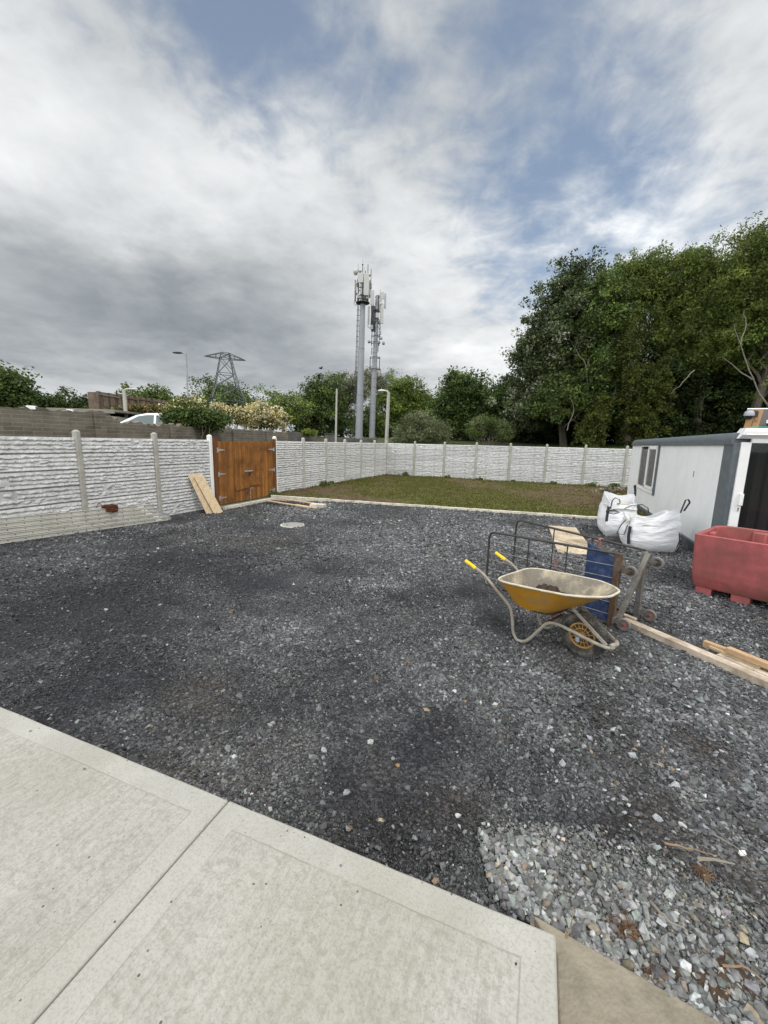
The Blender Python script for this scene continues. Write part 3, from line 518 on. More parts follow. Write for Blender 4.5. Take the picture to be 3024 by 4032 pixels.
def kerb(p, q, wdt, z0, z1, name='kerb'):
    mb = MB(); p = np.array(p, float); q = np.array(q, float); L_ = np.linalg.norm(q-p); n = max(2, int(L_/.25)); d = (q-p)/L_; s = np.array([-d[1], d[0]]); vs = []; fs = []
    for i in range(n+1):
        c = p+d*L_*i/n+s*random.uniform(-.006, .006); hz = z1+random.uniform(-.006, .006)
        for a, z in ((-wdt/2, z0), (-wdt/2, hz), (wdt/2, hz), (wdt/2, z0)): vs.append((*(c+s*a), z))
    for i in range(n):
        for k in range(4): fs.append((4*i+k, 4*i+(k+1) % 4, 4*i+4+(k+1) % 4, 4*i+4+k))
    fs += [(0, 1, 2, 3), (4*n+3, 4*n+2, 4*n+1, 4*n)]; mb.add(vs, fs); tag(mb.build(name, M['kerb'], smooth=False, bevel=.008), kind='structure')
kerb(E0-ED*.05, E1+ED*.15, .10, -.1, .075)
gl = lpost(2); gr_ = lpost(3); nrm = -NL
kerb(gl+nrm*.42, gr_+nrm*.34, .09, -.2, -.015)
mb = MB(); pp = [gl+nrm*.05, gr_+nrm*.05, gr_+nrm*.30, gl+nrm*.38]; mb.prism([tuple(p) for p in pp], -.3, -.05)
tag(mb.build('pavement', M['sill'], smooth=False), kind='structure')
# ================================================================== FENCES
def panel_mesh(seed, Lp, Hp):
    r = np.random.default_rng(seed); dx = .011; nx = int(Lp/dx)+1; nz = 34; xs = np.linspace(0, Lp, nx); zs = np.linspace(0, Hp, nz); X, Z = np.meshgrid(xs, zs); H = np.zeros_like(X); rows = 4
    for k in range(rows):
        z0, z1 = Hp*k/rows, Hp*(k+1)/rows; x0 = -r.uniform(0, .2)
        while x0 < Lp:
            ln = r.uniform(.10, .42); x1 = x0+ln; m = (X >= x0) & (X < x1) & (Z >= z0-1e-6) & (Z <= z1+1e-6)
            v = (Z-z0)/(z1-z0); jag = np.interp(X, np.arange(x0-.05, x1+.1, .035), r.uniform(-.20, .22, len(np.arange(x0-.05, x1+.1, .035)))); vr = np.clip(r.uniform(.22, .42)+jag, .08, .8)
            d = r.uniform(.017, .030); lo = np.clip(v/vr, 0, 1)**r.uniform(.5, .8); hi = np.clip((1-v)/(1-vr), 0, 1)**r.uniform(.8, 1.3)
            h = d*np.where(v < vr, lo, hi); ax_ = np.arange(x0-.05, x1+.1, .045); h = h*np.interp(X, ax_, r.uniform(.68, 1.16, len(ax_)))
            tilt = 1+r.uniform(-.35, .35)*(X-(x0+x1)/2)/ln*2; h = h*tilt
            e = np.clip(np.minimum(X-x0, x1-X)/.012, 0, 1); H[m] = (h*(.35+.65*e))[m]; x0 = x1
    for _ in range(r.integers(2, 4)):                     # bigger faceted stones over two courses
        cx, cz = r.uniform(.1, Lp-.1), Hp*r.choice([.25, .5, .75]); wx, wz = r.uniform(.08, .15), Hp*r.choice([.125, .25])
        m = (np.abs(X-cx) < wx) & (np.abs(Z-cz) < wz*.97); f = np.full_like(X, .046)
        for _ in range(7):
            a = r.uniform(0, 2*PI); f = np.minimum(f, .030+r.uniform(-.004, .006)-(np.cos(a)*(X-cx)*.34+np.sin(a)*(Z-cz)*.55)-r.uniform(0, .008))
        H[m] = np.clip(f, .002, .04)[m]
    H += .004*(vnoise(X*60, Z*60, seed)-.5)+.006*(vnoise(X*22, Z*30, seed+3)-.5); H = np.clip(H, 0, None); H[-1] = 0; H[0] = -.022; H[1] = -.022; H[2] *= .5
    e = np.clip(np.minimum(X, Lp-X)/.02, 0, 1); H *= e
    V = np.stack([X.ravel(), -H.ravel(), Z.ravel()], 1); i = np.arange(nx*nz).reshape(nz, nx)
    Fq = [tuple(q) for q in np.stack([i[:-1, :-1].ravel(), i[:-1, 1:].ravel(), i[1:, 1:].ravel(), i[1:, :-1].ravel()], 1)]
    mb = MB(); mb.add(V, Fq); k = len(mb.v); mb.add([(0,.045,0),(Lp,.045,0),(Lp,.045,Hp),(0,.045,Hp),(0,0,0),(Lp,0,0),(Lp,0,Hp),(0,0,Hp)], [(1,0,3,2),(0,1,5,4),(3,7,6,2),(0,4,7,3),(1,2,6,5)])
    return mb
PW, PD = .115, .115
def post_mb(h, h0=-.25):
    mb = MB(); a, b = PW/2, PD/2; c = .022
    pr = [(-a, -b+c), (-a+c, -b), (a-c, -b), (a, -b+c), (a, b), (-a, b)]
    n = len(pr); t = [(x*.35, y*.35, h+.035) for x, y in pr]; vs = [(x, y, h0) for x, y in pr]+[(x, y, h) for x, y in pr]+t
    fs = [(i, (i+1) % n, (i+1) % n+n, i+n) for i in range(n)]+[(i+n, (i+1) % n+n, (i+1) % n+2*n, i+2*n) for i in range(n)]+[tuple(range(2*n, 3*n)), tuple(range(n-1, -1, -1))]
    return mb.add(vs, fs)
def fence(name_, label, p0, dirv, nb, z0, white=(), first_post=True, last_post=True, seed=0):
    rz = math.atan2(dirv[1], dirv[0]); root = thing('concrete_fence', label, 'fence', (*p0, 0), rz, 'concrete panel fences around the yard')
    r = random.Random(seed); hp = (FH-z0)/6
    for k in range(nb+1):
        if (k == 0 and not first_post) or (k == nb and not last_post): continue
        o = PROTO_POST if not PROTO_POST_USED else None
        wht = k in white; mp_ = POSTS[wht]
        c = copy_part(mp_, root, Matrix.Translation((k*BAY, r.uniform(-.006, .006), r.uniform(-.012, .012))) @ Matrix.Rotation(r.uniform(-.006, .006), 4, 'Y'))
        if wht: c['label'] = 'white smooth gate side post'
    for k in range(nb):
        for j in range(6):
            s_ = PANELS[r.randrange(len(PANELS))]; fl = r.random() < .5
            mt = Matrix.Translation((k*BAY+PW/2-.012+(BAY-PW+.024 if fl else 0), .0+r.uniform(-.003, .003), z0+j*hp)) @ Matrix.Diagonal((-1. if fl else 1., 1., (hp-.004)/PH, 1.))
            copy_part(s_, root, mt)
    return root
PH = .3267; PROTO_POST = None; PROTO_POST_USED = False
def proto(o): o.hide_render = True; return o
PANELS = [panel_mesh(40+i, BAY-PW+.024, PH).build('concrete_panel', M['panel'], smooth=False) for i in range(9)]
POSTS = {False: post_mb(2.075).build('post', M['post'], smooth=False), True: post_mb(2.085).build('post', M['wpost'], smooth=False)}
left0 = lpost(-2); dL = -AL
fence('a', 'white rock-faced concrete panel fence behind the ladders, left of the wooden gate', left0, dL, 4, -.09, white=(4,), seed=1)
fence('b', 'white rock-faced concrete panel fence from the wooden gate to the far corner of the lawn', lpost(3), dL, 6, -.02, white=(0,), seed=2)
fence('c', 'white rock-faced concrete panel fence across the back of the lawn, before the big trees', CO, BR, 10, .0, first_post=False, seed=3)
for o in PANELS+list(POSTS.values()): bpy.data.objects.remove(o)
# ---- gate
def gate():
    rz = math.atan2(dL[1], dL[0]); gp = lpost(2); root = thing('wooden_gate', 'orange-brown stained double wooden gate of upright boards between two white posts', 'gate', (*gp, 0), rz)
    W = GATEW; x0, x1 = .125, W-.125; z0, z1 = .0, 1.925
    for xx, hh in ((x0, 2.03), (x1, 2.03)):
        mb = MB(); mb.box((xx+(.015 if xx == x0 else -.015), -.02, (hh-.25)/2), (.15, .14, hh+.25)); mb.build('gate_post', M['gatepost'], root, bevel=.006)
    a, b = x0+.10, x1-.10; mid = (a+b)/2
    for li, (l0, l1) in enumerate(((a, mid-.006), (mid+.006, b))):
        mb = MB(); n = 15; bw = (l1-l0)/n
        for i in range(n): mb.box((l0+bw*(i+.5), -.060+random.uniform(-.002, .002), (z0+z1)/2+random.uniform(-.004, .004)), (bw-.006, .022, z1-z0))
        for zz in (.22, .95, 1.7): mb.box(((l0+l1)/2, -.029, zz), (l1-l0-.02, .04, .1))
        leaf = mb.build('gate_leaf', M['gatewood'], root, bevel=.003)
        s = 1 if li == 0 else -1; hx = a if li == 0 else b
        for zz in (1.66, .93, .2):
            mb = MB(); mb.box((hx-s*.035, -.093, zz), (.045, .008, .15)); mb.cyl((hx, -.086, zz-.05), (hx, -.086, zz+.05), .012, seg=8)
            mb.add([(hx, -.082, zz-.035), (hx, -.082, zz+.035), (hx+s*.27, -.082, zz+.012), (hx+s*.27, -.082, zz-.012), (hx, -.074, zz-.035), (hx, -.074, zz+.035), (hx+s*.27, -.074, zz+.012), (hx+s*.27, -.074, zz-.012)], [(0,1,2,3),(7,6,5,4),(0,4,5,1),(1,5,6,2),(2,6,7,3),(3,7,4,0)])
            mb.build('hinge', M['galv'], leaf)
        mb = MB(); 
        if li == 0: mb.bar((mid-.66, -.088, .42), (mid-.02, -.088, .47), .03, .125)
        else: mb.bar((mid+.02, -.088, .50), (mid+.55, -.088, .50), .03, .085)
        mb.build('timber_stop', M['gatewood'], leaf, bevel=.004)
    mb = MB(); mb.box((mid-.02, -.078, .955), (.36, .008, .05)); mb.cyl((mid-.2, -.094, .955), (mid+.2, -.094, .955), .011)
    for xx in (-.14, -.04, .1): mb.box((mid+xx, -.094, .955), (.025, .03, .045))
    la = mb.build('slide_bolt', M['galv'], root)
    mb = MB(); mb.box((mid+.03, -.10, .86), (.05, .022, .055)); mb.tube([(mid+.015, -.10, .885), (mid+.015, -.10, .915), (mid+.03, -.10, .93), (mid+.045, -.10, .915), (mid+.045, -.10, .885)], .005, 6)
    mb.build('padlock', M['black'], la, bevel=.004)
    mb = MB(); mb.tube([(mid+.06, -.08, -.12), (mid+.06, -.08, .36), (mid+.07, -.10, .38), (mid+.12, -.12, .38)], .009, 8); mb.box((mid+.06, -.067, .22), (.05, .012, .04)); mb.box((mid+.06, -.067, .08), (.05, .012, .04))
    mb.build('drop_bolt', M['galv'], root)
gate()
# ---- boards leaning beside the gate
def lean_board(label, b0, b1, tz_, back, wd_, th, length, grp):
    b0 = np.array(b0); b1 = np.array(b1); c = (b0+b1)/2; d = (b1-b0)/np.linalg.norm(b1-b0); root = thing('leaning_board', label, 'board', (*c, gz(*c)), 0, grp)
    nrm2 = np.array([d[1], -d[0]]); nrm2 = nrm2 if nrm2@NL > 0 else -nrm2
    up = np.array([*(nrm2*back+d*tz_[0]), tz_[1]]); up = up/np.linalg.norm(up); side = np.array([*d, 0]); side = side-up*(side@up); side /= np.linalg.norm(side); nn = np.cross(side, up)
    R = Matrix((side, nn, up)).transposed(); mb = MB(); mb.box(up*length/2, (wd_, th, length), R); mb.build('board', M['osb'], root, bevel=.003)
lean_board('pale board leaning on the fence beside the gate, the front one of two', (-4.80, 11.27), (-4.585, 11.40), (-.42, 1.), .30, .24, .022, 1.22, 'boards leaning beside the gate')
lean_board('pale board leaning on the fence beside the gate, half hidden behind another board', (-5.00, 11.24), (-4.79, 11.37), (-.36, 1.), .27, .24, .022, 1.21, 'boards leaning beside the gate')
# ---- ladders lying along the fence
def ladder(label, base, length, dirv, zb, grp, rh=.080):
    root = thing('ladder', label, 'ladder', (*base, zb), math.atan2(dirv[1], dirv[0]), grp); Wd = .34; root.rotation_euler = (0, -LSL, math.atan2(dirv[1], dirv[0]))
    for y in (0, Wd):
        mb = MB(); mb.box((length/2, y, rh/2), (length, .026, rh)); mb.box((length/2, y-.016, .0055), (length-.01, .014, .011)); mb.box((length/2, y-.016, rh-.0055), (length-.01, .014, .011))
        rail = mb.build('rail', M['alu'], root, bevel=.003)
        if y == 0:
            mb = MB(); k = .12
            while k < length-.05: mb.cyl((k, -.0175, rh*.5), (k, -.0125, rh*.5), .0095, seg=10); k += .27
            mb.build('rung_end', M['black'], rail)
            mb = MB(); mb.box((length-.33, -.0142, rh*.55), (.16, .002, rh*.35)); mb.build('sticker', M['pvc'], rail)
    mb = MB(); k = .12
    while k < length-.05: mb.cyl((k, .012, rh*.5), (k, Wd-.012, rh*.5), .014, seg=8); k += .27
    mb.build('rungs', M['alu'], root)
    for y in (0, Wd):
        mb = MB(); mb.lathe([(.0, -.016), (.045, -.016), (.045, .016), (0, .016)], (length, y, rh*.5), Matrix.Rotation(PI/2, 3, 'X'), 14); mb.build('end_cap', M['galvdull'], root)
lA = g(0, 1175.4, .085); lB3 = g(369, 1123, -.085); lB = lB3[:2]; dl = (lB3-lA)[:2]; LSL = math.atan2(lB3[2]-lA[2], np.linalg.norm(dl)); dl /= np.linalg.norm(dl); pl_ = np.array([-dl[1], dl[0]]); zt0 = -.085
for i, (sh, up, ln, lab) in enumerate(((-.02, .0, 4.6, 'lowest'), (-.04, .086, 4.7, 'second from the bottom'), (-.22, .172, 4.6, 'middle one'), (-.30, .258, 4.5, 'second from the top'), (-.36, .344, 4.4, 'topmost'))):
    rr_ = -.008*i; dl_ = np.array([dl[0]*math.cos(rr_)-dl[1]*math.sin(rr_), dl[0]*math.sin(rr_)+dl[1]*math.cos(rr_)]); q = lB+dl_*(sh-ln)+pl_*(.02+.03*i); ladder('aluminium ladder lying along the fence, %s of the stack of five' % lab, q, ln, dl_, zt0+up-math.tan(LSL)*(ln-sh), 'aluminium ladders stacked by the fence')
# ---- rusty coil
c = CO+AL*17.36-NL*.27
root = thing('wire_coil', 'rusty brown coil of wire lying on the stacked ladders against the fence', 'wire coil', (c[0], c[1], .30))
mb = MB()
for i in range(26):
    r_ = random.uniform(.09, .165); z_ = random.uniform(.0, .12)*(1-(r_-.09)*1.6); t1, t2 = random.uniform(-.12, .12), random.uniform(-.12, .12)
    mb.tube([(r_*math.cos(a), r_*math.sin(a)*.85, z_+t1*r_*math.cos(a)*2+t2*r_*math.sin(a)*2+.04) for a in np.linspace(0, 2*PI, 22)[:-1]], .008, 5, True)
mb.lathe([(.0, 0), (.09, 0), (.10, .04), (.06, .08), (0, .09)], seg=14); mb.build('coil', M['rust'], root)
mb = MB()
for i in range(5):
    a = random.uniform(0, 6.3); mb.tube([(.14*math.cos(a), .14*math.sin(a), .12), (.2*math.cos(a+.4), .2*math.sin(a+.4), .19+random.uniform(0, .05)), (.26*math.cos(a+.9), .26*math.sin(a+.9), .15)], .004, 5)
mb.build('wire_tail', M['rust'], root)
# ---- small things near the gate
def flat_timber(name, label, cat, p, q, wd_, h, z, mt, group=None):
    p = np.array([*p[:2], z+h/2]); q = np.array([*q[:2], z+h/2]); root = thing(name, label, cat, p-np.array([0, 0, h/2]), 0, group); mb = MB(); n = 6
    for k in range(1): mb.bar((0, 0, h/2), q-p+np.array([0, 0, h/2]), wd_, h)
    mb.build('timber', mt, root, bevel=.003); return root
sG = 'timber battens dropped on the gravel by the gate'
flat_timber('timber_batten', 'pale batten on the gravel right of the gate, the longest and nearest of three', 'batten', g(575, 1082), g(672, 1098), .09, .03, .0, M['osb'], sG)
flat_timber('timber_batten', 'pale batten on the gravel right of the gate, crossing over the other two', 'batten', g(600, 1079), g(681, 1091), .08, .03, .032, M['osb'], sG)
flat_timber('timber_batten', 'short pale batten end sticking out beneath the other battens by the gate', 'batten', g(640, 1089, .03), g(684, 1097, .03), .08, .03, .0, M['osb'], sG)
c = g(687, 1096); root = thing('concrete_block', 'grey-brown concrete block lying on the gravel in front of the lawn kerb', 'block', c, math.atan2(ED[1], ED[0])); mb = MB(); mb.box((0, 0, .055), (.46, .22, .11)); mb.build('block', M['kerb'], root, bevel=.008)
c = g(632, 1135, -.0); c[2] = gz(c[0], c[1])+.012
root = thing('manhole_cover', 'round pale concrete manhole cover set in the dark gravel', 'manhole cover', c); mb = MB(); mb.lathe([(0, -.05), (.235, -.05), (.235, .012), (.225, .02), (.19, .02), (.185, .012), (0, .012)], seg=40); mb.build('cover', M['tile'], root)
mb = MB(); mb.lathe([(.245, -.05), (.285, -.05), (.285, .006), (.245, .006)], seg=40, close=True); mb.build('frame', M['kerb'], root)
# ================================================================== BEHIND THE FENCE
def on_ground(px, py, Y): q = w(px, py, Y); return np.array([q[0], q[1], tz(q[0], q[1])])
def brick_mat(name, brick, brick2, mortar, scale=1., bw=.44, bh=.105):
    m = bpy.data.materials.new(name); m.use_nodes = True; nt = m.node_tree; N = nt.nodes; L = nt.links; b = N['Principled BSDF']; b.inputs['Roughness'].default_value = .92; b.inputs['Specular IOR Level'].default_value = .2
    tc = N.new('ShaderNodeTexCoord'); s = N.new('ShaderNodeSeparateXYZ'); L.new(tc.outputs['Object'], s.inputs[0]); c = N.new('ShaderNodeCombineXYZ'); L.new(s.outputs[0], c.inputs[0]); L.new(s.outputs[2], c.inputs[1])
    nz = N.new('ShaderNodeTexNoise'); nz.inputs['Scale'].default_value = 5; nz.inputs['Detail'].default_value = 4; L.new(tc.outputs['Object'], nz.inputs['Vector'])
    vm = N.new('ShaderNodeVectorMath'); vm.operation = 'MULTIPLY_ADD'; L.new(nz.outputs['Color'], vm.inputs[0]); vm.inputs[1].default_value = (.03, .03, 0); L.new(c.outputs[0], vm.inputs[2])
    t = N.new('ShaderNodeTexBrick'); t.inputs['Scale'].default_value = 1; t.inputs['Brick Width'].default_value = bw; t.inputs['Row Height'].default_value = bh; t.inputs['Mortar Size'].default_value = .007; t.inputs['Mortar Smooth'].default_value = .3; t.inputs['Bias'].default_value = -.2
    t.inputs['Color1'].default_value = (*brick, 1); t.inputs['Color2'].default_value = (*brick2, 1); t.inputs['Mortar'].default_value = (*mortar, 1); L.new(vm.outputs[0], t.inputs['Vector'])
    n2 = N.new('ShaderNodeTexNoise'); n2.inputs['Scale'].default_value = 1.1; n2.inputs['Detail'].default_value = 9; n2.inputs['Roughness'].default_value = .75; L.new(tc.outputs['Object'], n2.inputs['Vector'])
    mr = N.new('ShaderNodeMapRange'); mr.inputs['From Min'].default_value = .3; mr.inputs['From Max'].default_value = .7; mr.inputs['To Min'].default_value = .55; mr.inputs['To Max'].default_value = 1.4; L.new(n2.outputs['Fac'], mr.inputs['Value'])
    v2 = N.new('ShaderNodeVectorMath'); v2.operation = 'SCALE'; L.new(t.outputs['Color'], v2.inputs[0]); L.new(mr.outputs[0], v2.inputs['Scale']); L.new(v2.outputs[0], b.inputs['Base Color'])
    n3 = N.new('ShaderNodeTexNoise'); n3.inputs['Scale'].default_value = 30; L.new(tc.outputs['Object'], n3.inputs['Vector']); ad = N.new('ShaderNodeMath'); ad.operation = 'MULTIPLY_ADD'; L.new(t.outputs['Fac'], ad.inputs[0]); ad.inputs[1].default_value = -1.; L.new(n3.outputs['Fac'], ad.inputs[2])
    bp = N.new('ShaderNodeBump'); bp.inputs['Strength'].default_value = .6; bp.inputs['Distance'].default_value = .012; L.new(ad.outputs[0], bp.inputs['Height']); L.new(bp.outputs[0], b.inputs['Normal']); return m
M['brick'] = brick_mat('old_brown_blockwork', (.152, .134, .108), (.10, .09, .074), (.235, .21, .17))
M['block'] = brick_mat('grey_blockwork', (.115, .112, .105), (.09, .088, .084), (.16, .155, .145), bh=.2)
def wall_thing(label, pts, tops, zb, mt, th=.22, pil=(), name='block_wall', rough_=.03):
    p0 = np.array(pts[0]); p1 = np.array(pts[1]); Lw = np.linalg.norm(p1-p0); d = (p1-p0)/Lw; root = thing(name, label, 'wall', (*p0, 0), math.atan2(d[1], d[0]))
    n = int(Lw/.11); xs = np.linspace(0, Lw, n+1); r = random.Random(3); mb = MB(); vs = []
    for x in xs:
        z = float(np.interp(x, [t[0] for t in tops], [t[1] for t in tops])); z = z+r.uniform(-rough_, rough_)*(1+2*(vnoise(x*1.3, 0, 4) > .66)); vs += [(x, 0, zb), (x, 0, z), (x, th, z+r.uniform(-.02, .02)), (x, th, zb)]
    fs = []
    for i in range(n):
        for k in range(4): fs.append((4*i+k, 4*i+(k+1) % 4, 4*i+4+(k+1) % 4, 4*i+4+k))
    fs += [(0, 1, 2, 3), (4*n+3, 4*n+2, 4*n+1, 4*n)]; mb.add(vs, [f[::-1] for f in fs]); mb.build('wall', mt, root, smooth=False)
    for x in pil:
        z = float(np.interp(x, [t[0] for t in tops], [t[1] for t in tops])); mb = MB(); mb.box((x, -.055, (z+zb)/2-.02), (.34, .105, z-zb)); mb.build('pier', mt, root, bevel=.01)
    return root
# old brown wall, 3.5 m behind the fence
WL0 = CO+NL*3.5
def wall_s(px):                      # distance along the wall line (from the corner towards the camera) that shows at this px column
    d = ray(px, 900)[:2]; A = np.array([[d[0], -AL[0]], [d[1], -AL[1]]]); t = np.linalg.solve(A, WL0); return t[1]
sA, sB = wall_s(-70), wall_s(622); P0 = WL0+AL*sA; P1 = WL0+AL*sB
tops = []
for px, py in ((-70,874),(0,880),(90,884),(150,888),(205,891),(222,893),(240,901),(262,911),(290,915),(335,916),(400,921),(470,925),(560,930),(622,934)):
    s_ = wall_s(px); Yp = (WL0+AL*s_)[1]; tops.append((sA-s_, float(w(px, py, Yp)[2])))
wall_thing('old brown block wall with a broken sloping top behind the white fence and the gate', (P0, P1), tops, -.3, M['brick'], pil=[sA-wall_s(x) for x in (212, 372, 505, 578)])
for px, py, sz, lab in ((76, 880, (.20, .18, .10), 'small white block left on top of the old brown wall'), (263, 890, (.16, .16, .07), 'small white cap stone on top of the old brown wall by the shed roof')):
    s_ = wall_s(px); q = WL0+AL*s_+NL*.1; z = float(np.interp(sA-s_, [t[0] for t in tops], [t[1] for t in tops]))
    if px == 263: s_ = wall_s(158); q = WL0+AL*s_+NL*.1; z = float(np.interp(sA-s_, [t[0] for t in tops], [t[1] for t in tops]))
    root = thing('loose_block', lab, 'block', (*q, z-.02), .4); mb = MB(); mb.box((0, 0, sz[2]/2), sz); mb.build('block', M['pvc'], root, bevel=.012)
# grey walls beyond
def far_wall(label, pxs, Y0, Y1, mt):
    a = w(pxs[0][0], pxs[0][1], Y0); b = w(pxs[-1][0], pxs[-1][1], Y1); Lw = np.linalg.norm((b-a)[:2]); tops = [(Lw*i/(len(pxs)-1), float(w(px, py, Y0+(Y1-Y0)*i/(len(pxs)-1))[2])) for i, (px, py) in enumerate(pxs)]
    return wall_thing(label, (a[:2], b[:2]), tops, -.3, mt, rough_=.015)
far_wall('low grey block wall stepping down beyond the end of the brown wall', [(622, 931), (640, 933), (660, 936), (684, 938)], 31, 32, M['block'])
far_wall('low grey block wall at the foot of the two phone masts', [(712, 946), (722, 946), (760, 948), (815, 948)], 36, 40, M['block'])
root = thing('block_pier', 'short grey block pier beside the pole, before the phone masts', 'pier', on_ground(713, 950, 35), .2); q = w(713, 938, 35)[2]-root.location[2]; mb = MB(); mb.box((0, 0, q/2), (.9, .4, q)); mb.box((0, 0, q+.03), (1., .5, .06)); mb.build('pier', M['block'], root, bevel=.02)
# ---- dark board fence, upper left
def board_fence():
    a = w(214, 890, 20); b = w(392, 890, 27); zt1, zt2 = w(214, 846, 20)[2], w(392, 869, 27)[2]; za = tz(a[0], a[1]); L_ = np.linalg.norm((b-a)[:2]); d = (b-a)[:2]/L_; root = thing('board_fence', 'tall dark brown board fence high behind the old wall and the white car', 'fence', (*a[:2], 0), math.atan2(d[1], d[0]))
    n = 5
    for i in range(n):
        x0, x1 = L_*i/n+.06, L_*(i+1)/n-.02; mb = MB(); nb = int((x1-x0)/.14); bw = (x1-x0)/nb; zt_ = zt1+(zt2-zt1)*(i+.5)/n
        for k in range(nb): mb.box((x0+bw*(k+.5), random.uniform(-.006, .006), (za-.3+zt_)/2+random.uniform(-.015, .015)), (bw-.006, .02, zt_-za+.3))
        mb.build('board_panel', M['darkfence'], root, smooth=False)
        mb = MB(); mb.bar((x0, -.03, zt_-.12), (x1, -.03, zt_-.14), .03, .06); mb.build('rail', M['shedgrey'] if i in (0, 3) else M['darkfence'], root); mb = MB(); mb.bar((x0, -.03, (zt_+za)/2+.3), (x1, -.03, (zt_+za)/2+.3), .035, .08); mb.build('rail', M['darkfence'], root)
    for i in range(n+1):
        zt_ = zt1+(zt2-zt1)*i/n; mb = MB(); mb.box((L_*i/n, -.02, (za-.3+zt_)/2+.02), (.1, .1, zt_-za+.3)); mb.build('post', M['darkfence'], root)
    mb = MB(); q = w(205, 890, 22)-a; mb.prism([(0, .06), (.02, .06), (.02, .5), (0, .5)], za-.3, zt1-.02); mb.build('board_panel', M['darkfence'], root)
board_fence()
# ---- flat-roofed shed behind the wall
q0 = on_ground(178, 890, 17.); zt_ = w(178, 883, 17.)[2]; root = thing('shed', 'low flat-roofed shed whose grey roof edge shows over the old wall', 'shed', q0, math.radians(6)); h = zt_-q0[2]
mb = MB(); mb.box((0, 1.6, h/2-.15), (2.0, 2.8, h-.2)); mb.build('wall', M['render'], root); mb = MB(); mb.box((0, 1.5, h-.04), (2.6, 3.2, .08)); mb.box((0, -.12, h-.09), (2.62, .03, .14)); mb.build('roof', M['shedgrey'], root, bevel=.01)
# ---- white car
def car():
    q = on_ground(330, 915, 17.3); q[2] = w(330, 893.5, 17.3)[2]-1.44; root = thing('car', 'white car behind the old wall, half hidden by the dark bush', 'car', q, math.radians(12))
    # side profile, nose towards -x
    low = [(-2.05,.35),(-2.1,.62),(-1.95,.80),(-.95,.98),(1.75,.98),(2.0,.85),(2.05,.35)]; top = [(-1.02,.975),(-.75,1.14),(-.38,1.33),(0,1.42),(.5,1.44),(1.15,1.40),(1.6,1.24),(1.85,.975)]
    mb = MB(); Mx = Matrix(((1,0,0,0),(0,0,-1,.86),(0,1,0,0),(0,0,0,1))); mb.prism(low, 0, 1.72, Mx); mb.build('body', M['carwhite'], root, bevel=.05, bseg=3)
    mb = MB(); n = len(top); yo = lambda z: .82-(z-.975)*.42; vs = [(x, -yo(z), z) for x, z in top]+[(x, yo(z), z) for x, z in top]
    mb.add(vs, [tuple(range(n)), tuple(range(2*n-1, n-1, -1))]+[((i+1) % n, i, i+n, (i+1) % n+n) for i in range(n)]); mb.build('roof', M['carwhite'], root, bevel=.045, bseg=3)
    for s in (-1, 1):
        for poly in ([(-.78,1.0),(-.28,1.29),(.05,1.345),(.28,1.35),(.28,1.0)], [(.36,1.0),(.36,1.35),(.95,1.33),(1.05,1.0)], [(1.13,1.0),(1.08,1.31),(1.35,1.25),(1.55,1.05),(1.55,1.0)]):
            mb = MB(); vs = [(x, s*(yo(z)+.008), z) for x, z in poly]+[(x, s*(yo(z)-.03), z) for x, z in poly]; n2 = len(poly)
            mb.add(vs, [tuple(range(n2)) if s < 0 else tuple(range(n2-1, -1, -1))]+[((i+1) % n2, i, i+n2, (i+1) % n2+n2) for i in range(n2)]); mb.build('side_window', M['glasscar'], root)
    mb = MB(); mb.add([(-.99, -.70, 1.01), (-.99, .70, 1.01), (-.41, .62, 1.335), (-.41, -.62, 1.335)], [(0,1,2,3)]); mb.v = [(x-.012, y, z+.014) for x, y, z in mb.v]; mb.build('windscreen', M['glasscar'], root)
    for x in (-1.3, 1.3):
        for y in (-.8, .8):
            mb = MB(); mb.lathe([(.18, -.1), (.3, -.1), (.32, -.06), (.32, .06), (.3, .1), (.18, .1)], (x, y, .32), Matrix.Rotation(PI/2, 3, 'X'), 20, close=True); wh = mb.build('wheel', M['rubber'], root); mb = MB(); mb.cyl((x, y-.08, .32), (x, y+.08, .32), .185, seg=16); mb.build('rim', M['galv'], wh)
    for y in (-.6, .6): mb = MB(); mb.ball((-2.0, y, .72), (.1, .16, .07)); mb.build('headlight', M['antenna'], root)
    mb = MB(); mb.ball((-.72, -.93, 1.03), (.07, .09, .06)); mb.build('mirror', M['carwhite'], root)
car()
# ---- lamp posts and poles
def lamp(label, px, pyb, pyt, Y, heads, r0, r1, mt, hm, sq=False, name='street_lamp', grp=None):
    b = on_ground(px[0], pyb, Y); t = w(px[1], pyt, Y); h = t[2]-b[2]; root = thing(name, label, 'street lamp' if heads else 'pole', b, 0, grp); tx = t[0]-b[0]
    mb = MB(); 
    mb.tube([(0, 0, -.2), (tx*.5, 0, h*.5), (tx, 0, h)], [r0, (r0+r1)/2, r1], 8 if not sq else 4); mb.build('pole', mt, root, ang=50)
    for dx, dz, ln, dep in heads:
        mb = MB(); mb.tube([(tx, 0, h-.12), (tx+dx*.35, 0, h+dz*.6), (tx+dx*.8, 0, h+dz)], r1*.75, 8); mb.build('arm', mt, root)
        mb = MB(); s = 1 if dx > 0 else -1; c = (tx+dx*.8+s*ln*.42, 0, h+dz); mb.ball(c, (ln/2, .16, dep/2), 14, 8); hd = mb.build('lamp_head', hm, root); mb = MB(); mb.ball((c[0]+s*.04, 0, c[2]-dep*.22), (ln*.36, .12, dep*.34), 12, 6); mb.build('lens', M['antenna'], hd)
lamp('tall thin grey street lamp with a flat dark head, left of the pylon', (405.5, 402), 880, 764, 30, [(-.35, .05, .75, .14)], .085, .05, M['galvdull'], M['mastdark'])
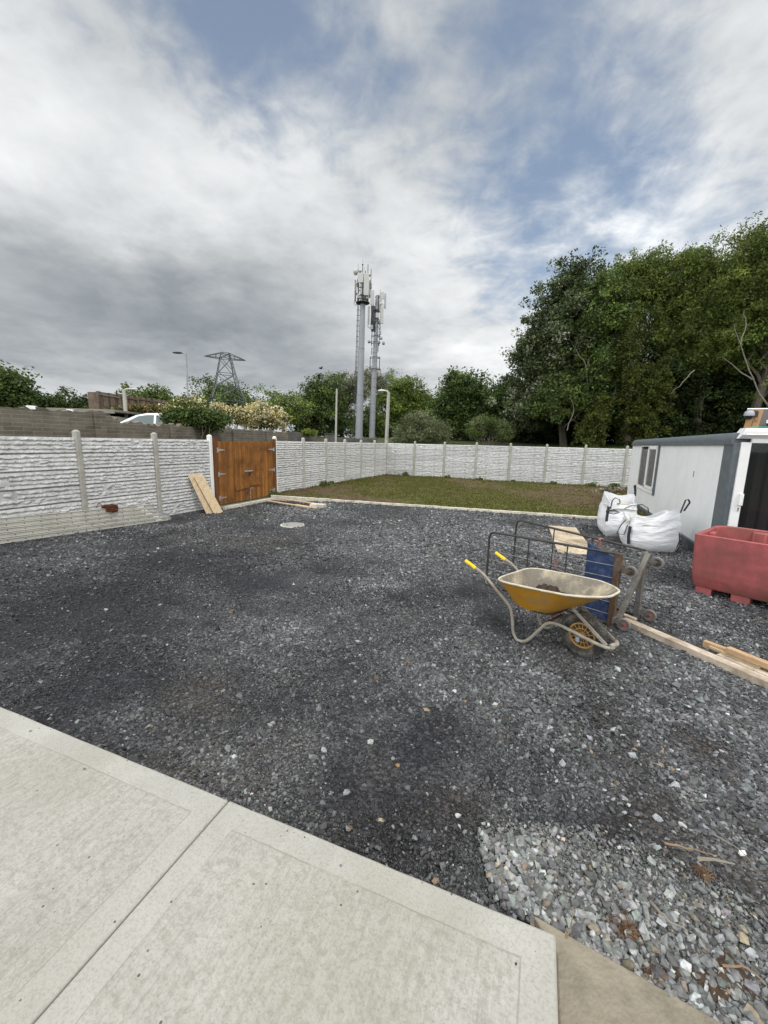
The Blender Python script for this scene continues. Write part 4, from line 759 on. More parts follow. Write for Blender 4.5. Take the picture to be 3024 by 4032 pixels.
lamp('thick grey lamp post standing in front of the dark board fence', (271, 268), 890, 842, 19, [(.25, .03, .42, .07)], .09, .08, M['lampgrey'], M['lampwhite'])
lamp('concrete lamp post with a white head reaching left, right of the phone masts', (834.5, 839.5), 952, 847, 33, [(-.35, .10, .62, .17)], .15, .12, M['lampgrey'], M['lampwhite'], True)
lamp('plain slender concrete pole without a lamp, left of the phone masts', (725, 727.5), 952, 840, 32, [], .085, .065, M['lampgrey'], M['lampgrey'])
lamp('short thin post at the end of the old brown wall beside the cream blossom', (617.5, 617.5), 940, 907, 30.5, [], .05, .05, M['lampgrey'], M['lampgrey'], name='post')
q = on_ground(613, 940, 30.7); root = thing('board_post', 'dark brown board upright at the end of the cream flowering hedge', 'post', q); h = w(613, 907, 30.7)[2]-q[2]; mb = MB(); mb.box((-.08, 0, h/2), (.14, .06, h)); mb.box((.08, .02, h/2-.03), (.14, .06, h)); mb.build('board', M['darkfence'], root)
# ---- pylon
def pylon():
    Y = 105; b = w(492, 900, Y); b[2] = tz(b[0], b[1]); m = mpp(Y); root = thing('pylon', 'grey lattice electricity pylon beyond the bushes', 'pylon', b, math.radians(28)); z = lambda py: w(490, py, Y)[2]-b[2]
    lv = [(0, 5.1), (z(868), 4.0), (z(836), 2.65), (z(808), 2.0), (z(775), 1.25), (z(763), .95)]; mb = MB(); r = .10
    cs = [(1,1),(-1,1),(-1,-1),(1,-1)]
    for (za, wa), (zb, wb) in zip(lv[:-1], lv[1:]):
        sub = max(1, int((zb-za)/((wa+wb)*.8)))
        for s in range(sub):
            z0, z1 = za+(zb-za)*s/sub, za+(zb-za)*(s+1)/sub; w0, w1 = wa+(wb-wa)*s/sub, wa+(wb-wa)*(s+1)/sub
            for k in range(4):
                a, c = cs[k], cs[(k+1) % 4]; A0 = (a[0]*w0, a[1]*w0, z0); A1 = (a[0]*w1, a[1]*w1, z1); C0 = (c[0]*w0, c[1]*w0, z0); C1 = (c[0]*w1, c[1]*w1, z1)
                mb.tube([A0, A1], r*1.3, 4); mb.tube([A0, C1], r*.75, 4); mb.tube([C0, A1], r*.75, 4); mb.tube([A1, C1], r*.7, 4)
    mb.build('lattice', M['pylon'], root, smooth=False)
    for s in (-1, 1):
        mb = MB(); zt_, zb_ = z(763), z(775); tip = (s*4.8, 0, zb_+.1)
        for y in (-1.1, 1.1):
            mb.tube([(s*.9, y, zb_), tip], .10, 4); mb.tube([(s*.8, y*.8, zt_), tip], .09, 4)
            for f in (.33, .66): mb.tube([(s*(.9+(abs(tip[0])-.9)*f), y*(1-f), zb_+.1*f), (s*(.8+(abs(tip[0])-.8)*f), y*.8*(1-f), zt_+(tip[2]-zt_)*f)], .07, 4)
        mb.build('cross_arm', M['pylon'], root, smooth=False)
    return root
pylon()
# ---- phone masts
def antenna(mb, c, wd_, h, dp, az): mb.box(c, (wd_, dp, h), rotz(az))
def mast_a():
    Y = 50.; b = w(775, 948, Y); b[2] = tz(b[0], b[1]); top = w(783.5, 655, Y); h = top[2]-b[2]; lean = top[0]-b[0]; m = .00397*Y/50
    root = thing('phone_mast', 'thicker grey phone mast with a round platform of white antennas, the taller of the two', 'phone mast', b, 0, 'mobile phone masts')
    P = lambda z: (lean*z/h, 0, z)
    for i, (za, zb, ra, rb) in enumerate(((-.5, h*.335, .465, .415), (h*.335, h*.68, .40, .36), (h*.68, h, .35, .30))):
        mb = MB(); mb.tube([P(za), P(zb)], [ra, rb], 14); mb.tube([P(zb-.06), P(zb+.0)], rb+.03, 14); mb.build('pole', M['mastgrey'], root, ang=50)
    mb = MB(); mb.tube([(P(.5)[0]-.68, -.1, .5), (P(h)[0]-.55, -.1, h)], .035, 6); mb.tube([(P(.5)[0]-.52, -.1, .5), (P(h)[0]-.44, -.1, h)], .03, 6)
    for k in range(26): z = .8+(h-1)*k/25; mb.tube([(P(z)[0]-.66, -.1, z), (P(z)[0]-.3, -.05, z)], .025, 5)
    mb.build('cable_ladder', M['mastdark'], root)
    tx = P(h)[0]; mb = MB(); mb.lathe([(.3, -.12), (.5, -.02), (.80, .0), (.80, .07), (.3, .07)], (tx, 0, h), seg=24); mb.build('platform', M['mastdark'], root)
    zt_ = h
    mb = MB()
    for k in range(7):
        a = 2*PI*k/7+.2; mb.tube([(tx+.62*math.cos(a), .62*math.sin(a), zt_), (tx+.62*math.cos(a), .62*math.sin(a), zt_+2.6)], .055, 6)
    for zz in (.65, 1.5, 2.35): mb.tube([(tx+.62*math.cos(a), .62*math.sin(a), zt_+zz) for a in np.linspace(0, 2*PI, 17)[:-1]], .05, 5, True)
    mb.tube([(tx, 0, zt_), (tx, 0, zt_+2.9)], .1, 8); mb.build('head_frame', M['mastdark'], root)
    for (dx, dy, z0, wd_, hh, az) in ((.42, -.78, .58, .58, 2.28, .12), (-.22, -.80, 1.88, .62, 1.03, -.1), (-.88, .0, .2, .30, 2.25, 1.2), (-.60, .28, .9, .42, 1.3, .9), (.80, .3, .7, .34, 1.9, -1.1), (.92, -.1, 1.5, .3, .62, -.9), (.1, .8, .6, .5, 2.1, 3.1)):
        mb = MB(); antenna(mb, (tx+dx, dy, zt_+z0+hh/2), wd_, hh, .13, az); mb.build('antenna_panel', M['antenna'], root, bevel=.03)
    for (dx, dy, z0, wd_, hh) in ((-.62, -.45, .9, .26, .62), (-.12, -.55, .75, .3, .55), (.1, -.5, .85, .26, .5), (.72, -.4, .75, .3, .6), (-.5, -.5, .35, .24, .5), (.55, -.55, .3, .35, .3)):
        mb = MB(); mb.box((tx+dx, dy, zt_+z0+hh/2), (wd_, .2, hh)); mb.build('radio_unit', M['antenna'] if dx < -.5 else M['galvdull'], root, bevel=.02)
    for (dx, dy, z0, r_, az) in ((-.78, -.3, 3.2, .36, 2.1), (-.30, -.3, 3.3, .17, .3), (.66, -.2, 2.95, .16, -.6)):
        mb = MB(); R = rotz(az) @ Matrix.Rotation(PI/2, 3, 'X'); mb.lathe([(r_*.3, -.3), (r_*.7, -.22), (r_, -.1), (r_, .06), (r_*.6, .14), (.0, .18)], (tx+dx, dy, zt_+z0), R, 16); mb.build('dish', M['antenna'], root)
    for (dx, z0, z1, r_) in ((-.55, 2.4, 3.5, .03), (-.55, 3.5, 4.1, .012), (-.04, 2.5, 3.95, .035), (-.02, 3.95, 4.5, .014), (.12, 2.9, 3.7, .012), (.30, 2.8, 3.3, .04), (.56, 2.6, 4.0, .035), (.92, 1.5, 3.5, .035)):
        mb = MB(); mb.tube([(tx+dx, -.3, zt_+z0), (tx+dx, -.3, zt_+z1)], r_, 6)
        if dx == -.04: mb.ball((tx+dx, -.3, zt_+3.95), .09)
        mb.build('whip_aerial', M['mastdark'], root)
    mb = MB(); mb.tube([(tx-.15, -.3, zt_+2.95), (tx+.75, -.3, zt_+2.95)], .045, 6); mb.build('cross_bar', M['mastdark'], root)
    mb = MB(); mb.tube([(tx-.95, -.05, zt_+.2), (tx-.98, -.1, zt_-.12), (tx-.80, -.15, zt_-.3), (tx-.6, -.2, zt_-.1), (tx-.5, -.2, zt_+.3)], .03, 6)
    for k in range(5): x = -.45+.25*k; mb.tube([(tx+x, -.5, zt_+.1), (tx+x*.9+.04, -.55, zt_+.45), (tx+x, -.5, zt_+.9)], .055, 6)
    mb.build('cable', M['mastdark'], root)
mast_a()
def mast_b():
    Y = 54.; b = w(803, 948, Y); b[2] = tz(b[0], b[1]); top = w(815, 640, Y); h = top[2]-b[2]; lean = top[0]-b[0]
    root = thing('phone_mast', 'slimmer collared grey phone mast with antennas on stand-off brackets, the lower of the two', 'phone mast', b, 0, 'mobile phone masts'); P = lambda z: lean*z/h
    cuts = [-.5, h*.17, h*.36, h*.60, h*.72, h*.86, h]; rs = [.385, .36, .33, .285, .25, .22, .19]
    for i in range(6):
        mb = MB(); mb.tube([(P(cuts[i]), 0, cuts[i]), (P(cuts[i+1]), 0, cuts[i+1])], [rs[i], rs[i+1]+.015], 14); mb.build('pole', M['mastgrey'], root, ang=50)
    mb = MB()
    for z in np.linspace(1.3, h-1.5, 15): r_ = float(np.interp(z, cuts, rs))+.035; mb.tube([(P(z), 0, z), (P(z), 0, z+.09)], r_, 14)
    mb.build('collar', M['galvdull'], root, ang=50)
    mb = MB()
    for z, rr in ((h*.685, .62), (h*.73, .55), (h*.50, .5), (h*.58, .6), (h*.82, .6), (h*.90, .55)):
        mb.tube([(P(z)+rr*math.cos(a), rr*math.sin(a), z) for a in np.linspace(0, 2*PI, 15)[:-1]], .035, 5, True)
        for a in (.3, 2.4, 4.4): mb.tube([(P(z), 0, z), (P(z)+rr*math.cos(a), rr*math.sin(a), z)], .035, 5)
    for dx, z0, z1 in ((-.48, .66, .90), (.46, .66, .82), (-.42, .60, .65), (.36, .62, .68), (-.58, .49, .585), (.62, .49, .585), (-.52, .80, .93), (.5, .80, .97), (.2, .9, 1.0)): mb.tube([(P(z0*h)+dx, -.15, z0*h), (P(z1*h)+dx, -.15, z1*h)], .045, 6)
    mb.tube([(P(h)-.3, 0, h-.1), (P(h)+.5, 0, h-.08)], .05, 6); mb.build('bracket_frame', M['mastdark'], root)
    mb = MB(); mb.tube([(P(h*.9), 0, h*.915), (P(h), 0, h+.05)], .2, 12); mb.tube([(P(h*.9), 0, h*.895), (P(h*.9), 0, h*.91)], .34, 12); mb.build('top_stub', M['mastdark'], root)
    tx = P(h)
    for (dx, dy, z0, wd_, hh, az) in ((-.60, -.3, -1.25, .46, 1.75, .25), (.62, -.35, -3.4, .38, 2.3, -.15), (.60, -.2, -.52, .46, .85, -.3), (1.0, 0, -1.5, .22, 1.75, -.7), (-1.05, -.05, -3.4, .24, 2.1, .8), (.2, .7, -1.4, .4, 1.7, 3)):
        mb = MB(); antenna(mb, (tx+dx, dy, h+z0+hh/2+.12), wd_, hh, .14, az); mb.build('antenna_panel', M['antenna'], root, bevel=.03)
    for (dx, z0, wd_, hh) in ((.07, -2.6, .42, .58), (-.62, -3.95, .34, .5), (.38, -3.9, .3, .45), (.42, -4.55, .34, .5), (-.2, -1.0, .16, .5), (.35, -1.1, .16, .6)):
        mb = MB(); mb.box((tx+dx, -.32, h+z0+hh/2), (wd_, .2, hh)); mb.build('radio_unit', M['antenna'] if hh > .52 else M['galvdull'], root, bevel=.02)
    for (dx, z0, r_, az) in ((-.92, -5.4, .21, 1.2), (.90, -5.55, .22, -1.1), (.55, -4.95, .2, -.3), (.55, -.95, .2, .2)):
        mb = MB(); R = rotz(az) @ Matrix.Rotation(PI/2, 3, 'X'); mb.lathe([(r_*.4, -.14), (r_, -.1), (r_, .08), (r_*.7, .13), (0, .15)], (tx+dx, -.3, h+z0), R, 16); mb.build('dish', M['antenna'] if z0 > -1 else M['galvdull'], root)
    mb = MB(); mb.tube([(tx-1.08, -.1, h-3.3), (tx-1.1, -.1, h-3.6), (tx-.92, -.1, h-3.78), (tx-.75, -.1, h-3.6), (tx-.75, -.1, h-3.2)], .035, 6)
    for k in range(4): x = -.7+.14*k; mb.tube([(tx+x, -.3, h-1.2), (tx+x+.05, -.35, h-2.2), (tx+x, -.3, h-3.2), (tx+x+.1, -.2, h-4.2)], .07, 6)
    mb.tube([(tx+.1, -.35, h-2.6), (tx+.3, -.35, h-2.9), (tx+.2, -.35, h-3.3)], .07, 6); mb.build('cable', M['mastdark'], root)
    mb = MB(); mb.tube([(tx+.36, -.1, h-.1), (tx+.36, -.1, h+.75)], .015, 5); mb.tube([(tx+.2, -.1, h-.1), (tx+.2, -.1, h+.2)], .02, 5); mb.build('whip_aerial', M['mastdark'], root)
mast_b()
for px, py, Y in ((693, 796, 40), (688, 812, 44)):
    q = w(px, py, Y); root = thing('bird', 'tiny dark bird in the sky left of the phone masts, the %s of two' % ('higher' if py < 800 else 'lower'), 'bird', q, .6, 'birds in the sky'); mb = MB(); mb.ball((0, 0, 0), (.17, .06, .06), 10, 6); mb.ball((-.17, 0, .03), .045, 8, 5); mb.add([(.12, -.03, 0), (.3, -.07, .01), (.3, .07, .01), (.12, .03, 0)], [(0,1,2,3)])
    for s in (-1, 1): mb.add([(-.1, s*.03, .03), (.1, s*.03, .03), (.1, s*.25, .14), (-.02, s*.27, .15), (.12, s*.5, .07)], [(0,1,2,3), (3,2,4)])
    mb.build('body', M['bird'], root, smooth=False)
# ================================================================== TREES AND SHRUBS
def leafcloud(lobes, n_cl, per, cr, ls, cols, seed, aspect=.55, droop=.0, shell=.45, zmin=None, gapn=.0, flat=.75, bough=0):
    r = np.random.default_rng(seed); wts = np.array([(l[1][0]*l[1][2]+l[1][0]*l[1][1]+l[1][1]*l[1][2]) for l in lobes]); idx = r.choice(len(lobes), n_cl, p=wts/wts.sum())
    C0 = np.array([l[0] for l in lobes])[idx]; R0 = np.array([l[1] for l in lobes])[idx]
    d = r.normal(size=(n_cl, 3)); d /= np.linalg.norm(d, axis=1)[:, None]; u = shell+(1-shell)*r.random(n_cl)**.6; u *= 1+.17*r.normal(size=n_cl)
    C = C0+d*R0*u[:, None]
    if bough:                                             # gather the clumps into flat layered boughs
        nb = max(3, n_cl//bough); bi = r.integers(0, nb, n_cl); bc = C[:nb][bi]; bo = d[:nb][bi]; off = r.normal(size=(n_cl, 3))*np.array([1.25, 1.25, .42])*cr; off[:, 2] -= .35*(off*bo*np.array([1, 1, 0])).sum(1); C = C0[:nb][bi]+(bc-C0[:nb][bi])*np.clip((R0.mean(1)-1.15*cr)/R0.mean(1), .3, 1)[:nb][bi][:, None]+off*r.uniform(.6, 1.5, nb)[bi][:, None]
        btone = r.uniform(.62, 1.3, nb)[bi]
    else: btone = np.ones(n_cl)
    if zmin is not None: k_ = C[:, 2] > zmin; C = C[k_]; btone = btone[k_]
    if gapn > 0:
        q = fbm(C[:, 0]*.45+seed, C[:, 2]*.45+C[:, 1]*.3, seed, 3); C = C[q > gapn]; btone = btone[q > gapn]
    n = len(C); rc = cr*r.uniform(.55, 1.35, n)
    k = r.poisson(per, n)+4; ci = np.repeat(np.arange(n), k); m = len(ci)
    o = r.normal(size=(m, 3)); o /= np.linalg.norm(o, axis=1)[:, None]; o *= (r.random(m)**.45)[:, None]; o[:, 2] *= flat; o[:, 2] -= droop*np.hypot(o[:, 0], o[:, 1])
    P = C[ci]+o*rc[ci][:, None]
    nr = .55*o+np.array([0, 0, .55])+.75*r.normal(size=(m, 3)); nr /= np.linalg.norm(nr, axis=1)[:, None]
    a = r.normal(size=(m, 3))+np.array([0, 0, -.6*droop])+.6*o; a -= nr*(a*nr).sum(1)[:, None]; a /= np.linalg.norm(a, axis=1)[:, None]; b = np.cross(nr, a)
    L_ = ls*r.uniform(.6, 1.45, m); W_ = L_*aspect*r.uniform(.8, 1.2, m)
    V = np.stack([P-a*L_[:, None]*.5, P+b*W_[:, None]*.5+a*L_[:, None]*.05, P+a*L_[:, None]*.5-nr*L_[:, None]*.12, P-b*W_[:, None]*.5+a*L_[:, None]*.05], 1)
    pc = np.array([c[1] for c in cols], float); cc = np.array([c[0] for c in cols]); ck = r.choice(len(cols), n, p=pc/pc.sum()); lk = np.where(r.random(m) < .72, ck[ci], r.choice(len(cols), m, p=pc/pc.sum()))
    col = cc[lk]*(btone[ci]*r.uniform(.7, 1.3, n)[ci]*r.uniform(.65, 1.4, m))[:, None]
    return V.reshape(-1, 3), np.arange(4*m).reshape(m, 4), np.repeat(np.clip(col*np.array([1.42, 1.40, 1.30]), .004, .8), 4, axis=0), C
def px_lobes(lb, Y, depth=1.):
    out = []
    for l in lb:
        px, py, rx, ry = l[:4]; dY = l[4] if len(l) > 4 else 0.; s = mpp(Y+dY); out.append((w(px, py, Y+dY), np.array([rx*s, (rx+ry)*.5*s*depth, ry*s])))
    return out
def limb(mb, p, q, r0, r1, seed, wob=.06, n=7):
    r = random.Random(seed); p = Vector([float(i) for i in p]); q = Vector([float(i) for i in q]); L_ = (q-p).length; P = []
    for i in range(n+1):
        t = i/n; c = p.lerp(q, t); k = L_*wob*math.sin(PI*t)**.5 if 0 < i < n else 0; c += Vector((r.uniform(-1, 1)*k, r.uniform(-1, 1)*k, r.uniform(-.4, .9)*k)); P.append(c)
    mb.tube(P, [r0+(r1-r0)*i/n for i in range(n+1)], 6); return P
def plant(name, label, cat, base_px, Y, lb, cols, n_cl, per, cr, ls, seed, group=None, trunk=.25, limbs=14, bark='bark', depth=1., aspect=.55, droop=.0, shell=.45, gapn=0., crown='crown', extra=None, zmin=None, flat=.75, bough=9):
    lobes = px_lobes(lb, Y, depth); b = w(base_px, 950, Y); b[2] = tz(b[0], b[1]); root = thing(name, label, cat, b, 0, group)
    V, Fq, col, C = leafcloud(lobes, n_cl, int(per*1.55), cr, ls*.74, cols, seed, aspect, droop, shell, zmin=b[2]+.1 if zmin is None else zmin, gapn=gapn, flat=flat, bough=bough if (name == 'tree' and crown == 'crown') else 0)
    npmesh(crown, V-b, Fq, M['leaf'], root, col=col)
    mb = MB(); r = random.Random(seed)
    if trunk and len(C):
        top = max(lobes, key=lambda l: l[0][2])[0]-b; mid = np.mean([l[0] for l in lobes], axis=0)-b
        tp = limb(mb, (0, 0, -.2), (top[0]*.8+mid[0]*.2, top[1]*.8+mid[1]*.2, top[2]), trunk, trunk*.25, seed, .03, 9)
        for i in range(limbs):
            c = C[r.randrange(len(C))]-b; k = max(1, min(8, int(9*(c[2]*.62)/max(top[2], .5)))); s = tp[k]; rr = trunk*(1-.07*k)*.42; limb(mb, s, c, rr, .025, seed*31+i, .07)
        mb.build('trunk' if name == 'tree' else 'stem', M[bark], root)
    elif len(C):
        for i in range(limbs):
            c = C[r.randrange(len(C))]-b; limb(mb, (r.uniform(-.3, .3), r.uniform(-.3, .3), -.1), c, .035, .012, seed*31+i, .05)
        mb.build('stem', M[bark], root)
    if extra:
        mb = MB()
        for path, r0 in extra:
            P = [np.array(w(px, py, Y+dy))-b for px, py, dy in path]; Q = [P[0]]
            for i in range(1, len(P)):
                for t in (.33, .66, 1.): Q.append(P[i-1]+(P[i]-P[i-1])*t+(np.array([r.uniform(-.06, .06), r.uniform(-.06, .06), r.uniform(-.06, .06)]) if t < 1 else 0))
            mb.tube(Q, [r0*(1-.75*i/(len(Q)-1)) for i in range(len(Q))], 6)
        mb.build('branch', M['palebark'], root)
    return root
DK = [((.038,.062,.018),3),((.026,.045,.014),2),((.055,.082,.02),1.5)]
MIDG = [((.070,.104,.025),3),((.050,.078,.020),2),((.11,.145,.036),1.4)]
BRI = [((.10,.14,.026),3),((.07,.105,.02),2),((.14,.175,.04),1)]
GREYG = [((.13,.145,.10),3),((.085,.10,.06),2),((.20,.21,.165),1.3)]
OLIVE = [((.115,.135,.07),3),((.075,.095,.04),2),((.17,.185,.115),1.2)]
SYC = [((.055,.08,.028),3.4),((.095,.115,.065),1.5),((.19,.205,.155),.8),((.036,.052,.02),1.6)]
ASH = [((.100,.132,.027),3),((.070,.10,.022),2),((.135,.165,.042),1.3)]
IVY = [((.058,.068,.011),3),((.04,.05,.01),2),((.04,.055,.012),1.5)]
UND = [((.016,.028,.010),3),((.024,.038,.012),2),((.04,.06,.018),.8)]  # leaf colours darkened to stand in for shade low in the wood
CRM = [((.42,.375,.225),3.2),((.33,.28,.14),2),((.48,.45,.33),1.4),((.08,.10,.03),1)]
tg = 'trees beyond the lawn fence'; tl = 'trees beyond the old brown wall'; sg = 'shrubs behind the old brown wall'
# left
plant('tree', 'big round dark green tree above the old wall, cut off by the left edge', 'tree', 20, 42, [(22,858,48,50),(-40,850,70,60),(55,875,28,24)], DK+MIDG[:1], 420, 30, 1.0, .42, 1, tl, .3, bough=0)
plant('tree', 'low dark tree beside the big round one over the old wall', 'tree', 100, 44, [(98,874,26,16),(122,880,18,10)], DK, 130, 26, .8, .4, 2, tl, .15, 8)
plant('tree', 'low ragged dark treetops left of the shed roof and board fence', 'tree', 175, 46, [(150,884,22,9),(183,880,16,14),(206,879,14,15)], DK, 130, 24, .7, .38, 3, tl, .15, 8, gapn=.3)
plant('tree', 'round green treetop peeping over the dark board fence', 'tree', 328, 38, [(330,864,22,18),(300,870,16,10)], MIDG, 120, 26, .7, .34, 4, tl, .15, 8)
plant('tree', 'low green treetops between the board fence and the tall thin lamp', 'tree', 385, 40, [(365,876,25,11),(420,872,25,20),(395,880,20,10)], DK+MIDG[:1], 160, 24, .7, .34, 5, tl, .15, 8)
plant('tree', 'spiky loose green tree behind the foot of the pylon', 'tree', 490, 125, [(455,858,34,36),(490,855,28,36),(525,858,28,36),(448,825,12,18),(535,838,14,20),(500,880,60,18)], MIDG+DK[:1], 420, 24, 1.7, .75, 6, tl, .2, 20, shell=.2, gapn=.37)
plant('tree', 'low far treetops between the pylon and the cream blossom', 'tree', 575, 60, [(548,888,32,14),(585,885,24,12)], DK, 150, 22, .9, .4, 7, tl, .15, 6)
# cream hedge and shrubs in front
plant('flowering_shrub', 'shrub full of cream blossom behind the white car roof and dark bush', 'shrub', 412, 23, [(395,884,30,15),(418,880,20,14),(360,890,22,12)], [((.10,.12,.035),3),((.06,.085,.02),2),((.46,.40,.24),2.2)], 150, 36, .38, .17, 8, sg, 0, 10, crown='blossom')
plant('bush', 'dense dark green leafy bush on the old wall beside the white car', 'bush', 410, 16.3, [(392,902,24,15),(424,903,32,17),(456,908,28,13),(372,906,14,10)], DK+MIDG[:1], 260, 44, .3, .15, 9, sg, 0, 12, crown='foliage')
plant('flowering_shrub', 'cream flowering shrub on the old wall in front of the pylon', 'shrub', 490, 24, [(478,886,20,17),(505,898,22,16),(530,893,22,18),(470,902,18,12)], CRM+[((.07,.09,.025),1.5)], 200, 44, .34, .16, 10, sg, 0, 12, crown='blossom', gapn=.25)
plant('flowering_shrub', 'largest cream flowering shrub at the end of the old wall above the gate', 'shrub', 575, 27.5, [(555,897,24,21),(580,900,26,20),(600,905,16,17),(545,908,22,14)], CRM, 260, 44, .4, .19, 11, sg, 0, 12, crown='blossom', gapn=.2)
plant('shrub', 'brownish green low shrub between the shed roof and the white car', 'shrub', 268, 19.6, [(262,893,26,10),(300,886,26,9),(330,888,14,8),(238,893,14,6)], [((.09,.08,.03),2),((.05,.06,.02),2),((.22,.15,.08),.8)], 150, 30, .28, .13, 12, sg, 0, 10, crown='foliage', gapn=.2)
# centre
plant('tree', 'slim light green tree at the left end of the tree group left of the masts', 'tree', 618, 48, [(612,882,20,26),(630,895,22,26),(604,862,10,12)], BRI[:2]+OLIVE[:1], 210, 26, .75, .33, 13, tg, .16, 14, shell=.2, gapn=.34)
plant('tree', 'dark leafy tree between the slim light tree and the grey-leaved willow', 'tree', 680, 56, [(672,880,26,44),(695,870,26,56),(655,905,24,34),(700,832,14,22)], MIDG+DK, 420, 28, .85, .36, 14, tg, .25, 18, shell=.3, gapn=.3)
plant('tree', 'grey-green willow-like tree just left of the thicker mast', 'tree', 742, 62, [(742,850,34,50),(725,870,30,45),(765,840,24,42),(720,825,18,18)], GREYG+[((.10,.09,.07),1)], 520, 30, .85, .34, 15, tg, .25, 22, shell=.2, gapn=.32, aspect=.35)
plant('tree', 'thin grey-leaved tree standing highest behind the two masts', 'tree', 815, 68, [(812,830,34,36),(838,822,26,26),(795,815,18,26)], GREYG+[((.075,.075,.055),2)], 300, 24, .95, .38, 16, tg, .25, 22, shell=.15, gapn=.40, aspect=.35)
plant('tree', 'bright green dense tree right of the slimmer mast, behind the white-headed lamp', 'tree', 868, 59, [(862,868,42,52),(905,885,36,45),(835,890,36,48),(880,838,24,24),(925,902,20,32)], BRI+MIDG[:1], 620, 34, .85, .36, 17, tg, .3, 18, shell=.4, gapn=.24)
plant('tree', 'dark green undergrowth tree low between the concrete pole and the thicker mast', 'tree', 735, 57, [(690,930,50,34),(750,925,46,38),(655,935,30,24)], DK+MIDG[:1], 420, 30, .75, .32, 18, tg, .15, 10, bough=0)
plant('tree', 'dark tree low between the two masts and the white-headed lamp', 'tree', 815, 58, [(805,925,46,40),(850,930,34,34)], DK+BRI[:1], 300, 30, .75, .32, 19, tg, .15, 10, bough=0)
plant('shrub', 'yellow-green ivy patch on the low grey block wall right of the gate', 'ivy', 668, 31, [(668,935,12,4)], BRI, 40, 30, .3, .16, 20, None, 0, 4, crown='foliage', zmin=-1)
plant('bush', 'pale grey-olive sallow bush just behind the corner of the white fence', 'bush', 905, 33, [(905,930,42,34),(880,940,36,24),(935,935,36,26),(900,908,24,18)], OLIVE, 520, 34, .42, .2, 21, None, 0, 22, shell=.3, gapn=.22, crown='foliage', aspect=.3)
plant('tree', 'dark round tree behind the grey-olive bush', 'tree', 1000, 46, [(1000,865,46,55),(970,880,32,48),(1035,880,34,50),(1000,905,50,50),(985,828,26,24)], DK+MIDG[:1], 640, 34, .85, .36, 22, tg, .3, 18, shell=.4, gapn=.24, bough=0)
plant('tree', 'narrow dark tree in the gap before the tall wood begins', 'tree', 1092, 44, [(1085,875,30,55),(1105,862,26,50),(1070,905,34,45)], DK+MIDG[:1], 400, 34, .8, .35, 23, tg, .25, 14, shell=.35, gapn=.24)
plant('bush', 'small grey-green bush beneath the dark round tree, behind the white fence', 'bush', 1050, 36, [(1045,925,36,26),(1085,932,30,22)], OLIVE+MIDG, 260, 30, .45, .2, 24, None, 0, 12, crown='foliage', gapn=.26, aspect=.35)
# right wood
plant('tree', 'broad sycamore with pale leaf backs at the left edge of the tall wood', 'tree', 1220, 37, [(1198,735,60,78),(1228,650,44,75),(1175,805,54,70),(1234,606,28,44),(1155,760,40,40),(1150,880,40,60),(1255,720,50,90)], SYC, 1150, 40, .75, .30, 25, tg, .35, 26, shell=.35, gapn=.26)
plant('tree', 'leafy green tree in the wood with pale crooked bare branches before it', 'tree', 1290, 34, [(1290,770,62,65),(1255,850,60,70),(1310,690,46,60),(1210,860,46,60),(1300,850,56,70),(1320,630,38,46)], ASH[1:2]+MIDG+DK[:1], 1000, 40, .7, .27, 26, tg, .3, 22, shell=.35, gapn=.28,
      extra=[([(1300,1000,-1.7),(1283,930,-1.7),(1262,880,-1.7),(1270,830,-1.7),(1266,790,-1.7),(1245,755,-1.5)],  .065),([(1268,835,-1.7),(1290,800,-1.7),(1302,770,-1.7)],.045),([(1264,795,-1.7),(1276,770,-1.7)],.035),([(1300,960,-3),(1313,900,-3),(1322,868,-3),(1330,840,-3)],.04),([(1225,930,-3),(1240,885,-3),(1232,850,-3)],.03),([(1262,880,-1.7),(1240,905,-1.8),(1215,925,-1.9)],.03)])
plant('tree', 'tall feathery tree amid the wood with thin stems against a patch of sky', 'tree', 1390, 36, [(1385,600,60,42),(1345,640,40,50),(1430,620,44,50),(1350,590,36,30),(1400,575,34,24),(1330,700,40,46),(1440,700,36,70)], ASH, 760, 40, .72, .27, 27, tg, .22, 26, shell=.3, gapn=.28, droop=.4, aspect=.38,
      extra=[([(1385,1000,0),(1385,860,0),(1378,740,0),(1370,660,0),(1352,610,0)],.09),([(1395,960,.3),(1402,780,.3),(1408,700,.3),(1400,640,.3),(1412,600,.3)],.07),([(1425,960,-.2),(1418,790,-.2),(1425,700,-.2),(1440,640,-.2)],.07),([(1402,740,.3),(1388,690,.2),(1380,650,.2)],.06),([(1378,740,0),(1392,715,0)],.05)])
plant('tree', 'tall green drooping tree in the wood beside the tallest tree', 'tree', 1510, 33, [(1500,640,60,70),(1540,590,50,50),(1470,720,50,70),(1560,690,60,80),(1520,760,70,60),(1490,570,34,30)], ASH+MIDG[:1], 1200, 42, .72, .27, 28, tg, .35, 22, shell=.35, gapn=.24, droop=.5, aspect=.36)
plant('tree', 'tallest feathery tree of the wood, cut off by the right edge', 'tree', 1640, 30, [(1625,600,60,70),(1680,540,60,70),(1600,680,60,80),(1690,680,80,100),(1655,520,30,30),(1720,800,80,100)], ASH+MIDG[:1], 1300, 42, .7, .25, 29, tg, .35, 22, shell=.35, gapn=.27, droop=.5, aspect=.36,
      extra=[([(1680,900,-3),(1640,850,-3),(1618,800,-3),(1600,745,-3),(1585,700,-3)],.055),([(1625,820,-3),(1590,795,-3),(1560,770,-3)],.045),([(1600,745,-3),(1612,700,-3),(1608,670,-3)],.04),([(1500,800,-2),(1475,825,-2),(1450,850,-2)],.035)])
